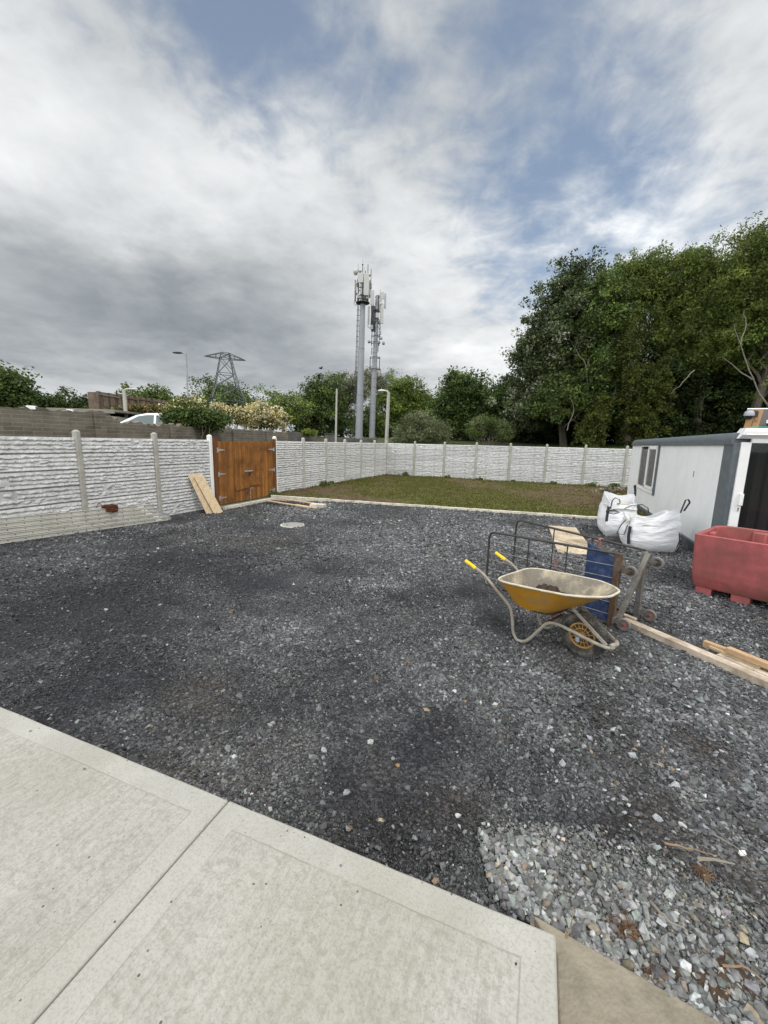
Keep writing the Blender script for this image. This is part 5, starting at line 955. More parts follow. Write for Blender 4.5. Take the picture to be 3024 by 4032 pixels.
plant('tree', 'yellow-green ivy-clad trunk standing upright in the middle of the wood', 'tree', 1357, 31, [(1357,900,17,70),(1353,800,13,70),(1375,890,26,80),(1362,730,12,50),(1400,860,36,80)], IVY, 520, 44, .38, .19, 30, tg, .25, 12, shell=.5, crown='ivy')
plant('tree', 'low ivy-covered tree stump with yellowish leaves left of the ivy-clad trunk', 'tree', 1285, 31, [(1283,920,20,50),(1300,880,14,30),(1270,940,26,30)], IVY, 230, 40, .36, .18, 31, tg, .2, 8, shell=.4, crown='ivy')
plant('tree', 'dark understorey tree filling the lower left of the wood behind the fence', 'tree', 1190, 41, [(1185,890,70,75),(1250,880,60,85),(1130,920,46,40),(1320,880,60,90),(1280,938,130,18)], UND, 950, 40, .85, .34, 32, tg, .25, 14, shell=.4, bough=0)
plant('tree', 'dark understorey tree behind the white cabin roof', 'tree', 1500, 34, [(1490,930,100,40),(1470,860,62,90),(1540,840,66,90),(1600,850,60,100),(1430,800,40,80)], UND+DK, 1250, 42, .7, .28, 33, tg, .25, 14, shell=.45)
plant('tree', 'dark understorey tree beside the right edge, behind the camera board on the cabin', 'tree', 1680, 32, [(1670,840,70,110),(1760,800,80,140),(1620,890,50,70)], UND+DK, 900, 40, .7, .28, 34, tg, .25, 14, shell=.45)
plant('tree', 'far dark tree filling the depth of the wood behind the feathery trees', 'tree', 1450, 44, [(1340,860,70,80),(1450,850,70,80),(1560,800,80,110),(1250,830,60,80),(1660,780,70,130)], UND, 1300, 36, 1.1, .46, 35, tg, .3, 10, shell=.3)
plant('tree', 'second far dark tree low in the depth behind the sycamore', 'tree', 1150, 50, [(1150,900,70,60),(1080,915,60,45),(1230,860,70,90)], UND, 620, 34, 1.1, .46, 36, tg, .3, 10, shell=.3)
plant('hedge', 'dark far hedge low beneath the trees behind the back fence', 'hedge', 1040, 62, [(960,936,50,20),(1050,938,60,20),(1140,936,60,22),(1240,938,70,20),(1000,930,40,18)], UND+DK[:1], 420, 34, 1.0, .42, 37, None, 0, 8, crown='foliage', shell=.3)
# weeds along the fences
wi = 0
for side, sp, off, sc_, lab in (('l', 3.6, .14, .9, 'green weed clump at the foot of the side fence just right of the gate'), ('l', 6.3, .18, 1.0, 'spreading weed clump at the foot of the side fence, third bay from the gate'), ('l', 7.0, .15, .7, 'low weed at the foot of the side fence, midway to the corner'), ('b', 1.3, .15, 1.1, 'dark weed at the back fence nearest to the fence corner'),
        ('b', 3.9, .15, .8, 'small weed at the back fence by its third post'), ('b', 5.8, .15, .8, 'weed at the back fence near its middle'), ('b', 7.6, .15, .6, 'tiny weed at the back fence right of the middle'), ('b', 9.6, .2, .9, 'weed at the back fence left of the last post before the cabin'), ('b', 11.4, .3, 1.3, 'taller weed at the back fence close to the cabin'), ('b', 12.4, .35, 1.4, 'tallest weed at the back fence beside the cabin corner')):
    p = (lpost(2)+dL*sp-NL*off) if side == 'l' else (CO+BR*sp-NB*off); wi += 1
    if side == 'l' and sp < 4: p = lpost(3)-dL*.35-NL*.12
    root = thing('weed', lab, 'weed', (p[0], p[1], .02), 0, 'weeds along the foot of the fences'); V, Fq, col, C = leafcloud([(np.array([0, 0, .10*sc_]), np.array([.20, .12, .12])*sc_)], 26, 14, .07*sc_, .075, MIDG+OLIVE[:1], 60+wi, .4, 0, .1)
    npmesh('leaves', V, Fq, M['leaf'], root, col=col); mb = MB()
    for c in C[:7]: mb.tube([(0, 0, -.03), tuple(c*.6), tuple(c)], .006, 5)
    mb.build('stem', M['bark'], root)
# ================================================================== CABIN
CN = np.array([5.874, 6.934]); CDIR = np.array([.3738, .9275])
def cabin():
    # local frame: x along the front (towards the right of the photo), y along the long wall (away)
    fx = np.array([CDIR[1], -CDIR[0]]); root = thing('site_cabin', 'white site cabin with grey rounded roof edge and a glazed door, at the right', 'cabin', (*CN, 0), math.atan2(fx[1], fx[0])); Lc, Wc = 9.32, 2.9
    wy0, wy1, wz0, wz1 = 5.10, 7.55, .72, 2.12
    mb = MB()                                                   # walls with a window opening in the long side
    for y0, y1, z0, z1 in ((.44, wy0, .16, 2.10), (wy1, Lc, .16, 2.10), (wy0, wy1, .16, wz0), (wy0, wy1, wz1, 2.12)): mb.box((.03, (y0+y1)/2, (z0+z1)/2), (.06, y1-y0, z1-z0))
    mb.box((Wc/2, Lc-.03, 1.13), (Wc-.13, .06, 1.94)); mb.box((Wc-.03, Lc/2, 1.13), (.06, Lc-.1, 1.94)); mb.build('wall', M['cabinwhite'], root, smooth=False)
    mb = MB(); mb.box((Wc/2, Lc/2, .10), (Wc-.2, Lc-.2, .04)); mb.build('floor', M['dark'], root)
    mb = MB(); mb.box((Wc/2, 3.2, 1.1), (Wc-.3, .05, 1.9)); mb.build('partition', M['curtain'], root)
    # skirting and corner strip
    mb = MB(); mb.box((.012, Lc/2, .03), (.1, Lc, .26)); mb.box((.002, Lc/2, .14), (.1, Lc, .02)); mb.box((Wc/2, .012, .03), (Wc, .1, .26)); mb.build('skirting', M['cabingrey'], root, bevel=.006)
    mb = MB(); mb.box((-.004+.03, .22, 1.14), (.075, .44, 1.97)); mb.box((.05, .0, 1.14), (.10, .05, 1.97)); mb.build('corner_trim', M['cabingrey'], root, bevel=.012)
    # roof with rounded edge
    prof = [(-.03, 2.10), (-.035, 2.17), (-.02, 2.235), (.03, 2.285), (.10, 2.31), (.6, 2.335), (Wc-.1, 2.335), (Wc, 2.28), (Wc+.03, 2.10)]
    mb = MB(); n = len(prof); vs = [(x, .05, z) for x, z in prof]+[(x, Lc+.03, z) for x, z in prof]
    mb.add(vs, [(i+n, (i+1)+n, i+1, i) for i in range(n-1)]+[tuple(range(n)), tuple(range(2*n-1, n-1, -1)), (0, n, 2*n-1, n-1)]); mb.build('roof', M['cabingrey'], root, ang=50)
    mb = MB(); mb.box((-.035, Lc/2+.2, 2.115), (.02, Lc-.4, .045)); mb.box((-.04, 6.5, 2.135), (.03, 3.0, .03)); mb.build('gutter', M['cabingrey'], root, bevel=.004)
    # window
    win = thing_part('window', root); fr = MB()
    for y0, y1, z0, z1 in ((wy0, wy1, wz0, wz0+.07), (wy0, wy1, wz1-.06, wz1), (wy0, wy0+.05, wz0, wz1), (wy1-.03, wy1, wz0, wz1)): fr.box((-.006, (y0+y1)/2, (z0+z1)/2), (.05, y1-y0, z1-z0))
    fr.build('frame', M['pvc'], win, bevel=.004)
    ym = (wy0+wy1)/2; sash = MB(); a, b = wy0+.06, ym+.06
    for y0, y1, z0, z1 in ((a, b, wz0+.07, wz0+.16), (a, b, wz1-.14, wz1-.06), (a, a+.13, wz0+.07, wz1-.06), (b-.16, b, wz0+.07, wz1-.06)): sash.box((-.022, (y0+y1)/2, (z0+z1)/2), (.045, y1-y0, z1-z0))
    sash.build('sash', M['pvc'], win, bevel=.004)
    for y0, y1, xx in ((a+.1, b-.12, -.015), (b-.06, wy1-.03, .0)): mb = MB(); mb.box((xx, (y0+y1)/2, (wz0+wz1)/2), (.008, y1-y0, wz1-wz0-.14)); mb.build('pane', M['glassdark'], win)
    mb = MB(); mb.box((-.012, ym, wz0-.012), (.06, wy1-wy0+.04, .022)); mb.build('sill', M['pvc'], win, bevel=.004)
    mb = MB(); mb.box((-.03, wy0-.05, (wz0+wz1)/2), (.05, .05, wz1-wz0+.1)); mb.box((-.03, wy0-.02, wz1+.0), (.05, .1, .05)); mb.build('trim', M['cabingrey'], win)
    mb = MB(); mb.box((.10, ym, 1.42), (.01, wy1-wy0, 1.5)); mb.build('blind', M['curtain'], win)
    mb = MB(); mb.box((-.004, 1.86, 1.49), (.012, .045, .13)); mb.cyl((-.012, 1.86, 1.46), (-.002, 1.86, 1.46), .014, seg=8); mb.build('lock', M['galvdull'], root)
    # front: white frame, glazed door, fascia
    mb = MB(); mb.box((.135, -.03, 1.14), (.13, .07, 2.0)); mb.box((1.5, -.03, 2.165), (2.6, .07, .07)); mb.box((2.85, -.03, 1.14), (.13, .07, 2.0)); mb.box((1.45, -.03, .16), (2.7, .08, .1)); mb.build('door_frame', M['pvc'], root, bevel=.005)
    mb = MB(); mb.box((.86, -.015, 1.17), (1.3, .008, 1.95)); mb.box((2.16, -.015, 1.17), (1.26, .008, 1.95)); d = mb.build('door', M['glassdark'], root)
    mb = MB(); mb.box((1.52, -.03, 1.17), (.06, .05, 1.94)); mb.build('frame', M['pvc'], d, bevel=.004)
    mb = MB(); mb.box((.175, -.085, 1.19), (.055, .05, .2)); mb.box((.165, -.068, 1.03), (.04, .01, .09)); mb.build('handle', M['pvc'], d, bevel=.008)
    mb = MB(); mb.cyl((.165, -.075, 1.035), (.165, -.066, 1.035), .012, seg=10); mb.box((.165, -.073, 1.01), (.012, .008, .03)); mb.build('keyhole', M['black'], d)
    mb = MB(); mb.add([(.02, -.05, 2.20), (2.9, -.05, 2.20), (2.9, -.12, 2.26), (.04, -.12, 2.26), (2.9, -.12, 2.325), (.06, -.12, 2.325), (2.9, -.06, 2.37), (.10, -.06, 2.37), (2.9, .25, 2.38), (.12, .25, 2.38), (.02, .25, 2.20), (2.9, .25, 2.2)],
        [(0, 1, 2, 3), (3, 2, 4, 5), (5, 4, 6, 7), (7, 6, 8, 9), (0, 3, 5, 7, 9, 10), (1, 11, 8, 6, 4, 2), (9, 8, 11, 10), (10, 11, 1, 0)]); mb.box((1.5, -.10, 2.262), (2.8, .06, .008)); mb.build('fascia', M['pvc'], root, bevel=.006)
    # what is seen inside
    mb = MB()
    for i in range(14): mb.box((.2+.19*i, .55+.03*(i % 2), 1.2), (.12, .02, 1.9))
    mb.build('vertical_blinds', M['curtain'], root)
    return root
def thing_part(name, parent):
    o = bpy.data.objects.new(name, None); COL.objects.link(o); o.parent = parent; o.empty_display_size = .1; return o
cab = cabin(); CABM = ROOTM[cab.name]
def cabw(x, y, z): return np.array(CABM @ Vector((x, y, z)))
# on the cabin roof
p = np.array([6.46, 7.38, 2.325]); root = thing('camera_board', 'orange plywood board standing on the cabin roof with a dome camera on it', 'board', p, -.35)
mb = MB(); R = Matrix.Rotation(.12, 3, 'Y'); mb.box((.03, 0, .20), (.20, .022, .40), R); mb.box((.0, -.035, .05), (.12, .06, .03)); mb.build('board', M['plywood'], root, bevel=.002)
p = np.array([6.375, 7.335, 2.62]); root = thing('dome_camera', 'grey dome security camera fixed to the plywood board on the cabin roof', 'camera', p, -.35)
mb = MB(); mb.lathe([(0, .085), (.03, .083), (.055, .068), (.072, .04), (.076, .0), (.074, -.012), (0, -.012)], seg=20); mb.build('housing', M['galvdull'], root, ang=60)
mb = MB(); mb.lathe([(0, -.075), (.03, -.07), (.05, -.05), (.06, -.012), (0, -.012)], seg=20); mb.build('dome', M['black'], root, ang=60); mb = MB(); mb.bar((.03, .02, .05), (.12, .055, .06), .04, .05); mb.box((.12, .05, .02), (.05, .02, .1)); mb.build('bracket', M['mastdark'], root)
mb = MB(); mb.tube([(.08, .03, -.03), (.11, .02, -.09), (.14, .02, -.08), (.12, .02, -.11), (.07, .01, -.10), (.06, .0, -.20)], .005, 6); mb.build('cable', M['black'], root)
p = w(1656, 930, 7.75); p[2] = 2.325; root = thing('solar_panel', 'dark panel on legs on the cabin roof at the right edge, behind the camera board', 'panel', p, math.atan2(-CDIR[0], CDIR[1]))
mb = MB(); R = Matrix.Rotation(math.radians(62), 3, 'X'); mb.box((.1, .06, .24), (.75, .50, .025), R); mb.build('panel', M['black'], root, bevel=.004); mb = MB(); mb.box((.1, .175, .463), (.76, .03, .012), R); mb.build('top_rail', M['galv'], root)
mb = MB(); mb.bar((.05, -.10, 0), (.05, .0, .30), .035, .035); mb.bar((.3, -.1, 0), (.3, .0, .30), .035, .035); mb.build('leg', M['mastdark'], root)
mb = MB(); mb.box((-.02, -.05, .22), (.05, .01, .06)); mb.build('tag', M['pvc'], root)
p = cabw(.55, .1, 2.38); root = thing('net_strip', 'strip of green netting lying along the white cabin fascia', 'netting', p, math.atan2(-CDIR[0], CDIR[1])); mb = MB(); P = [(-.35+.09*i, random.uniform(-.02, .02), .008+random.uniform(0, .012)+(.02 if i in (8, 9, 10) else 0)) for i in range(20)]; mb.tube(P, .012, 6, flat=.6); mb.build('net', M['green'], root)
# ================================================================== BULK BAGS
def bag_mat(name):
    m = mat(name, (.70,.71,.73), .55, .05, 5, 0); nt = m.node_tree; N = nt.nodes; L = nt.links; b = N['Principled BSDF']; tc = N.new('ShaderNodeTexCoord')
    mp = N.new('ShaderNodeMapping'); mp.inputs['Scale'].default_value = (1, 1, 4.5); L.new(tc.outputs['Object'], mp.inputs[0]); n = N.new('ShaderNodeTexNoise'); n.inputs['Scale'].default_value = 5.5; n.inputs['Detail'].default_value = 4; n.inputs['Distortion'].default_value = 1.2; L.new(mp.outputs[0], n.inputs['Vector'])
    bp = N.new('ShaderNodeBump'); bp.inputs['Strength'].default_value = .55; bp.inputs['Distance'].default_value = .03; L.new(n.outputs['Fac'], bp.inputs['Height']); L.new(bp.outputs[0], b.inputs['Normal']); return m
M['bag'] = bag_mat('white_woven_bag')
def bag(label, corners, rims, loops, fill, seed, bulge=.10, sides=(), fold=.5):
    c0 = np.mean(corners, axis=0); z0 = gz(*c0); root = thing('bulk_bag', label, 'bulk bag', (*c0, z0), 0, 'white builders bulk bags by the cabin'); C = np.array(corners)-c0; rims = np.array(rims)
    npl, nz = 88, 34; r = np.random.default_rng(seed)
    # perimeter points (rounded quad)
    t = np.arange(npl)/npl*4; k = t.astype(int); f = t-k; P = C[k]*(1-f)[:, None]+C[(k+1) % 4]*f[:, None]; rad = np.linalg.norm(P, axis=1); mr = np.linalg.norm(C, axis=1).mean(); lim = mr*1.02
    P = P*np.minimum(1, lim/rad)[:, None]; f2 = f; RZ = rims[k]*(1-f2)+rims[(k+1) % 4]*f2; sag = np.sin(PI*f)**2; RZ = RZ-.10*sag*fold*2; nrm = P/np.linalg.norm(P, axis=1)[:, None]
    V = []
    for j in range(nz+1):
        v = j/nz; zz = RZ*v; bl = bulge*np.sin(PI*min(1, v*1.35)**.8)*(.55+.45*sag) if v*1.35 < 1 else np.zeros(npl)
        sl = -.05*max(0, v-.62)/.38*(1+1.6*sag*fold)
        wr = .013*(fbm(t*7+seed*3, np.full(npl, v*17.)+.8*np.sin(t*3), seed, 3)-.5)*2*(.4+1.2*v)+.022*(fbm(t*2.2+seed, np.full(npl, v*6.), seed+5, 3)-.5)*2*(.3+v)
        q = P*(1-.10*(1-v)**6)+nrm*(bl+sl+wr)[:, None]; V.append(np.column_stack([q, zz+.012*(fbm(t*3, np.full(npl, v*4), seed+9)-.5)]))
    V = np.concatenate(V); i = np.arange((nz+1)*npl).reshape(nz+1, npl); fs = [(i[j, q], i[j, (q+1) % npl], i[j+1, (q+1) % npl], i[j+1, q]) for j in range(nz) for q in range(npl)]
    # fold the mouth inwards and down
    top = V[-npl:]; vin = [np.column_stack([top[:, 0]*s_, top[:, 1]*s_, top[:, 2]-d_]) for s_, d_ in ((.975, .0), (.95, .06), (.93, .16), (.9, .30))]; b0 = len(V); V = np.concatenate([V]+vin)
    for j in range(4):
        a_ = i[-1] if j == 0 else b0+(j-1)*npl+np.arange(npl); c_ = b0+j*npl+np.arange(npl)
        fs += [(a_[q], a_[(q+1) % npl], c_[(q+1) % npl], c_[q]) for q in range(npl)]
    fs.append(tuple(i[0][::-1])); mb = MB(); mb.add(V, fs); mb.build('sack', M['bag'], root, ang=70)
    # contents
    mb = MB(); n = 14; vs = [(0, 0, fill+.05)]; fs = []
    for a in range(1, 6):
        for q in range(npl): s_ = a/5; p = P[q]*.97*s_; vs.append((p[0], p[1], fill+.05*(1-s_)+.04*(vnoise(p[0]*6, p[1]*6, seed)-.5)))
    for q in range(npl): fs.append((0, 1+q, 1+(q+1) % npl))
    for a in range(4):
        for q in range(npl): fs.append((1+a*npl+q, 1+(a+1)*npl+q, 1+(a+1)*npl+(q+1) % npl, 1+a*npl+(q+1) % npl))
    mb.add(vs, fs); mb.build('sand', M['sand'], root)
    for ci, path in loops:
        base = np.array([*C[ci]*.93, 0.]); mb = MB(); mb.tube([base+np.array(p) for p in path], .021, 6, flat=.4); mb.build('lifting_loop', M['baggrey'], root)
    for a, b_, z0_, z1_ in sides:
        q0 = C[a]*.955; mb = MB(); out = q0/np.linalg.norm(q0); mb.tube([np.array([*(q0+out*.012), z0_]), np.array([*(q0+out*.045), (z0_+z1_)/2]), np.array([*(q0+out*.02), z1_])], .03, 6, flat=.4); mb.build('webbing_strap', M['baggrey'], root)
    return root
bag('open white bulk bag of sand with a black loop standing up, the nearer of two', [(4.80, 7.76), (5.70, 7.64), (6.02, 8.46), (5.15, 8.66)], [.68, .88, .74, .64], [(1, [(0, 0, .80), (.03, 0, .93), (.06, .0, 1.05), (.13, .02, 1.06), (.16, .02, 1.0), (.06, 0, .84)]), (3, [(0, 0, .72), (.12, -.06, .80), (.30, -.10, .83), (.42, -.12, .76), (.45, -.12, .66)]), (0, [(-.03, .15, .60), (-.10, .18, .48), (-.14, .22, .30), (-.05, .12, .30), (-.03, .08, .5)])],
      .52, 3, .055, [(0, 0, .15, .5), (1, 0, .12, .42)])
bag('full white bulk bag with a long black side strap, the farther of two', [(5.03, 9.00), (5.62, 8.86), (6.02, 9.66), (5.32, 9.88)], [.80, .78, .92, .96], [(0, [(.02, -.02, .66), (.04, -.02, .84), (.10, -.02, .90), (.20, -.02, .86), (.22, -.02, .78), (.16, -.01, .76)]), (2, [(0, 0, .88), (-.02, -.02, 1.0), (-.05, -.02, 1.12), (-.02, .0, 1.14), (.0, .0, 1.02), (.01, 0, .88)]), (3, [(0, 0, .92), (-.02, -.03, .98), (.06, -.06, .99), (.16, -.08, .92)]), (0, [(-.04, .0, .56), (-.08, -.04, .6), (.10, -.05, .63), (.22, -.04, .58), (.08, -.06, .54), (-.04, -.02, .56)])],
    .66, 8, .10, [(0, 0, .10, .70)], .3)
# rubble heap at the cabin corner
x = rng.normal(0, .55, 260); y = rng.normal(0, .5, 260); q0 = g(1330, 1066)[:2]; P = np.stack([q0[0]+x, q0[1]+y, .22*np.exp(-(x**2+y**2)/.4)+.03], 1); C = stone_cols(260, .13, .5)*np.array([1.2, .95, .7]); tag(rocks('rubble', P, rng.uniform(.03, .075, 260), C, ico(1), 8, 4, .3), kind='stuff')
# ================================================================== RED TANK
def tank():
    p0 = np.array([4.363, 5.535]); d = np.array([.6282, -.7780]); n = np.array([.778, .6282]); root = thing('plastic_tank', 'big faded red open plastic tub on feet in front of the cabin door', 'tub', (*p0, 0), math.atan2(d[1], d[0])); Lx, Wy, h = 1.85, 1.18, .85
    def ring(x0, y0, x1, y1, rr, z, n_=5, R2=None):
        out = []
        for cx, cy, a0, rad in ((x1, y0, -90, rr), (x1, y1, 0, R2 or rr), (x0, y1, 90, R2 or rr), (x0, y0, 180, rr)):
            sx_ = -1 if cx == x1 else 1; sy_ = -1 if cy == y0 else 1
            ccx = cx-rad if cx == x1 else cx+rad; ccy = cy+rad if cy == y0 else cy-rad
            for i in range(n_+1): a = math.radians(a0+90*i/n_); out.append((ccx+rad*math.cos(a), ccy+rad*math.sin(a), z))
        return out
    rings = [ring(.05, .05, Lx-.05, Wy-.05, .03, .10, R2=.2), ring(.03, .03, Lx-.03, Wy-.03, .045, .125, R2=.22), ring(.0, .0, Lx, Wy, .05, .30, R2=.24), ring(-.02, -.02, Lx+.02, Wy+.02, .05, h-.03, R2=.26), ring(-.022, -.022, Lx+.022, Wy+.022, .05, h-.008, R2=.26), ring(-.01, -.01, Lx+.01, Wy+.01, .05, h, R2=.26), ring(.022, .022, Lx-.022, Wy-.022, .035, h, R2=.23), ring(.034, .034, Lx-.034, Wy-.034, .035, h-.012, R2=.23), ring(.06, .06, Lx-.06, Wy-.06, .03, .14, R2=.2)]
    k = len(rings[0]); vs = [p for r_ in rings for p in r_]; fs = [(i*k+j, i*k+(j+1) % k, (i+1)*k+(j+1) % k, (i+1)*k+j) for i in range(len(rings)-1) for j in range(k)]; fs += [tuple(range(k-1, -1, -1)), tuple((len(rings)-1)*k+j for j in range(k))]
    mb = MB(); mb.add(vs, fs); mb.build('tub', M['redtank'], root, ang=40)
    mb = MB()
    for xx in (.5, 1.3): mb.prism([(xx-.10, Wy-.034), (xx+.10, Wy-.034), (xx+.075, Wy-.105), (xx-.075, Wy-.105)][::-1], .15, h-.03)
    for yy in (.55,): mb.prism([(.034, yy-.10), (.034, yy+.10), (.105, yy+.075), (.105, yy-.075)][::-1], .15, h-.03)
    mb.build('inner_rib', M['redtank'], root, bevel=.02)
    for xx, wd_ in ((.10, .18), (.56, .20), (1.28, .2), (1.75, .18)):
        for yy in (.155, Wy-.155): mb = MB(); mb.box((xx+(.06 if xx < .2 else -.06 if xx > 1.7 else 0), yy, .05), (wd_, .2, .11)); mb.build('foot', M['redtank'], root, bevel=.012)
tank()
# ================================================================== WHEELBARROW
def barrow():
    W0 = np.array([1.955, 3.672]); root = thing('wheelbarrow', 'mortar-caked wheelbarrow with a yellow tray and yellow handle grips', 'wheelbarrow', (*W0, .0), math.atan2(-.765, .644))
    # tray: outline at the rim and at the bottom, lofted
    def outline(rear, front, wr, wf, z0, z1, n=72, pw=2.6, nose=.5):
        out = []
        for i in range(n):
            a = 2*PI*i/n; c, s = math.cos(a), math.sin(a); u = math.copysign(abs(c)**(2/pw), c); v = math.copysign(abs(s)**(2/pw), s)
            x = (rear+front)/2+(front-rear)/2*u; f = (u+1)/2; hw = wr+(wf-wr)*f; hw *= 1-nose*max(0, f-.6)**2/.16*.55
            out.append((x, hw*v, z0+(z1-z0)*f))
        return out
    levels = []
    RIM = (-.81, .235, .365, .335, .615, .70); BOT = (-.70, -.33, .18, .16, .36, .325)
    for t in (0, .06, .2, .4, .6, .8, .93, 1.): levels.append(outline(*[RIM[i]+(BOT[i]-RIM[i])*t for i in range(6)], pw=6.-1.5*t, nose=1.0*(1-.6*t)))
    n = 72; mb = MB(); vs = [p for l in levels for p in l]; L_ = len(levels); fs = [((i+1)*n+j, (i+1)*n+(j+1) % n, i*n+(j+1) % n, i*n+j) for i in range(L_-1) for j in range(n)]; fs.append(tuple((L_-1)*n+j for j in range(n-1, -1, -1))); mb.add(vs, fs, 0)
    inn = []
    for l in levels:
        c = (sum(p[0] for p in l)/n, 0); inn += [(p[0]+(c[0]-p[0])*.025, p[1]*.975, p[2]+.006) for p in l]
    fs = [(i*n+j, i*n+(j+1) % n, (i+1)*n+(j+1) % n, (i+1)*n+j) for i in range(L_-1) for j in range(n)]; fs.append(tuple((L_-1)*n+j for j in range(n))); mb.add(inn, fs, 1)
    mb.build('tray', [M['yellow'], M['residue']], root, ang=50)
    mb = MB(); mb.tube([(p[0]*1.0, p[1]*1.015, p[2]) for p in levels[0]], .0115, 8, True); mb.build('rim', M['rimwhite'], root, ang=60)
    # frame: each side one continuous bent tube
    def smooth(P, k=6):
        P = [np.array(p) for p in P]; out = []
        for i in range(len(P)-1):
            p0, p1, p2, p3 = P[max(i-1, 0)], P[i], P[i+1], P[min(i+2, len(P)-1)]
            for j in range(k): t = j/k; out.append(.5*((2*p1)+(-p0+p2)*t+(2*p0-5*p1+4*p2-p3)*t*t+(-p0+3*p1-3*p2+p3)*t**3))
        return out+[P[-1]]
    for s in (-1, 1):
        path = [(-1.11, s*.285, .655), (-.99, s*.285, .61), (-.83, s*.275, .49), (-.70, s*.26, .385), (-.645, s*.255, .32), (-.615, s*.255, .21), (-.595, s*.255, .09), (-.55, s*.255, .022), (-.49, s*.25, .02), (-.43, s*.235, .06), (-.35, s*.20, .18), (-.29, s*.165, .265), (-.20, s*.135, .285), (-.06, s*.125, .265), (.10, s*.115, .235), (.22, s*.105, .22), (.275, s*.08, .215)]
        mb = MB(); mb.tube(smooth(path), .0165, 10); mb.build('frame', M['mudframe'], root, ang=60)
        mb = MB(); mb.tube([(-1.245, s*.287, .705), (-1.24, s*.287, .703), (-1.17, s*.286, .678), (-1.11, s*.285, .654), (-1.095, s*.285, .649)], [.012, .020, .021, .021, .023], 10); mb.build('handle_grip', M['gripyellow'], root)
    mb = MB(); mb.tube([(.275, -.085, .215), (.285, -.05, .215), (.285, .05, .215), (.275, .085, .215)], .017, 8); mb.tube([(.27, -.07, .23), (.30, 0, .24), (.27, .07, .23)], .02, 8); mb.build('front_bar', M['mudframe'], root)
    for s in (-1, 1): mb = MB(); mb.bar((-.10, s*.075, .475), (.245, s*.085, .23), .012, .032, up=(1, 0, 1)); mb.bar((-.10, s*.075, .475), (-.06, s*.075, .50), .012, .032, up=(1, 0, 1)); mb.build('tray_stay', M['mudframe'], root, bevel=.003)
    mb = MB(); mb.tube([(-.34, -.19, .22), (-.30, -.15, .27), (-.30, .15, .27), (-.34, .19, .22)], .013, 8); mb.bar((-.66, 0, .345), (-.3, 0, .312), .05, .012); mb.build('cross_member', M['rust'], root)
    # wheel
    hz = .215; R = Matrix.Rotation(PI/2, 3, 'X'); mb = MB(); mb.lathe([(.125, -.036), (.152, -.054), (.18, -.060), (.202, -.052), (.213, -.032), (.217, 0), (.213, .032), (.202, .052), (.18, .060), (.152, .054), (.125, .036)], (0, 0, hz), R, 48, close=True)
    for k in range(44):
        for s in (-1, 1):
            a = 2*PI*(k+.25*s)/44; c = Vector((.211*math.cos(a), s*.029, hz+.211*math.sin(a))); mb.box(c, (.015, .040, .014), Matrix.Rotation(-a, 3, 'Y') @ Matrix.Rotation(.35*s, 3, 'X'))
    mb.build('tyre', M['rubber'], root, ang=30)
    mb = MB(); mb.lathe([(.128, -.037), (.118, -.042), (.108, -.034), (.112, -.01), (.112, .01), (.108, .034), (.118, .042), (.128, .037)], (0, 0, hz), R, 36, close=True); mb.lathe([(0, -.05), (.03, -.05), (.036, -.03), (.036, .03), (.03, .05), (0, .05)], (0, 0, hz), R, 18)
    for k in range(16):
        a = 2*PI*k/16
        for s in (-1, 1): mb.bar((.03*math.cos(a), s*.026, hz+.03*math.sin(a)), (.112*math.cos(a), s*.034, hz+.112*math.sin(a)), .006, .010, up=(0, 1, 0))
    for s in (-1, 1): mb.tube([(.07*math.cos(a), s*.031, hz+.07*math.sin(a)) for a in np.linspace(0, 2*PI, 25)[:-1]], .005, 6, True)
    rim = mb.build('wheel_rim', M['hubyellow'], root, ang=40)
    mb = MB(); mb.lathe([(.0, -.006), (.108, -.006), (.108, .006), (0, .006)], (0, 0, hz), R, 24); mb.build('rim_web', M['rubber'], rim)
    mb = MB(); mb.cyl((0, -.125, hz), (0, .125, hz), .009, seg=8)
    for s in (-1, 1): mb.box((0, s*.118, hz-.01), (.035, .008, .05)); mb.cyl((0, s*.06, hz), (0, s*.075, hz), .018, seg=8)
    mb.build('axle', M['galvdull'], root)
    # soil left in the tray
    W3 = Matrix.Translation((*W0, 0)) @ Matrix.Rotation(math.atan2(-.765, .644), 4, 'Z'); c = W3 @ Vector((-.42, .05, .342)); r2 = thing('soil_heap', 'small heap of dark soil left in the wheelbarrow tray', 'soil', c); n1, n2 = 22, 9; vs = []; fs = []
    for a in range(n2+1):
        for b in range(n1): s_ = a/n2; an = 2*PI*b/n1; rr = s_*(.21+.04*math.sin(3*an+1)); x_, y_ = rr*1.25*math.cos(an), rr*.85*math.sin(an); vs.append((x_, y_, .012+.21*(1-s_**2)*(.55+.9*float(fbm(x_*22, y_*22, 4, 3)))-.01*s_))
    for a in range(n2):
        for b in range(n1): fs.append((a*n1+b, (a+1)*n1+b, (a+1)*n1+(b+1) % n1, a*n1+(b+1) % n1))
    mb = MB(); mb.add(vs, fs); mb.build('soil', M['soil'], r2)
    c = W3 @ Vector((-.10, -.02, .485)); r3 = thing('twig', 'thin dry twig lying inside the wheelbarrow tray', 'twig', c, .3, None); mb = MB(); mb.tube([(-.10, -.02, -.035), (-.03, 0, -.01), (.04, .02, .0), (.085, .05, .03), (.10, .055, .055)], [.004, .004, .004, .003, .002], 5); mb.build('twig', M['twig'], r3)
barrow()
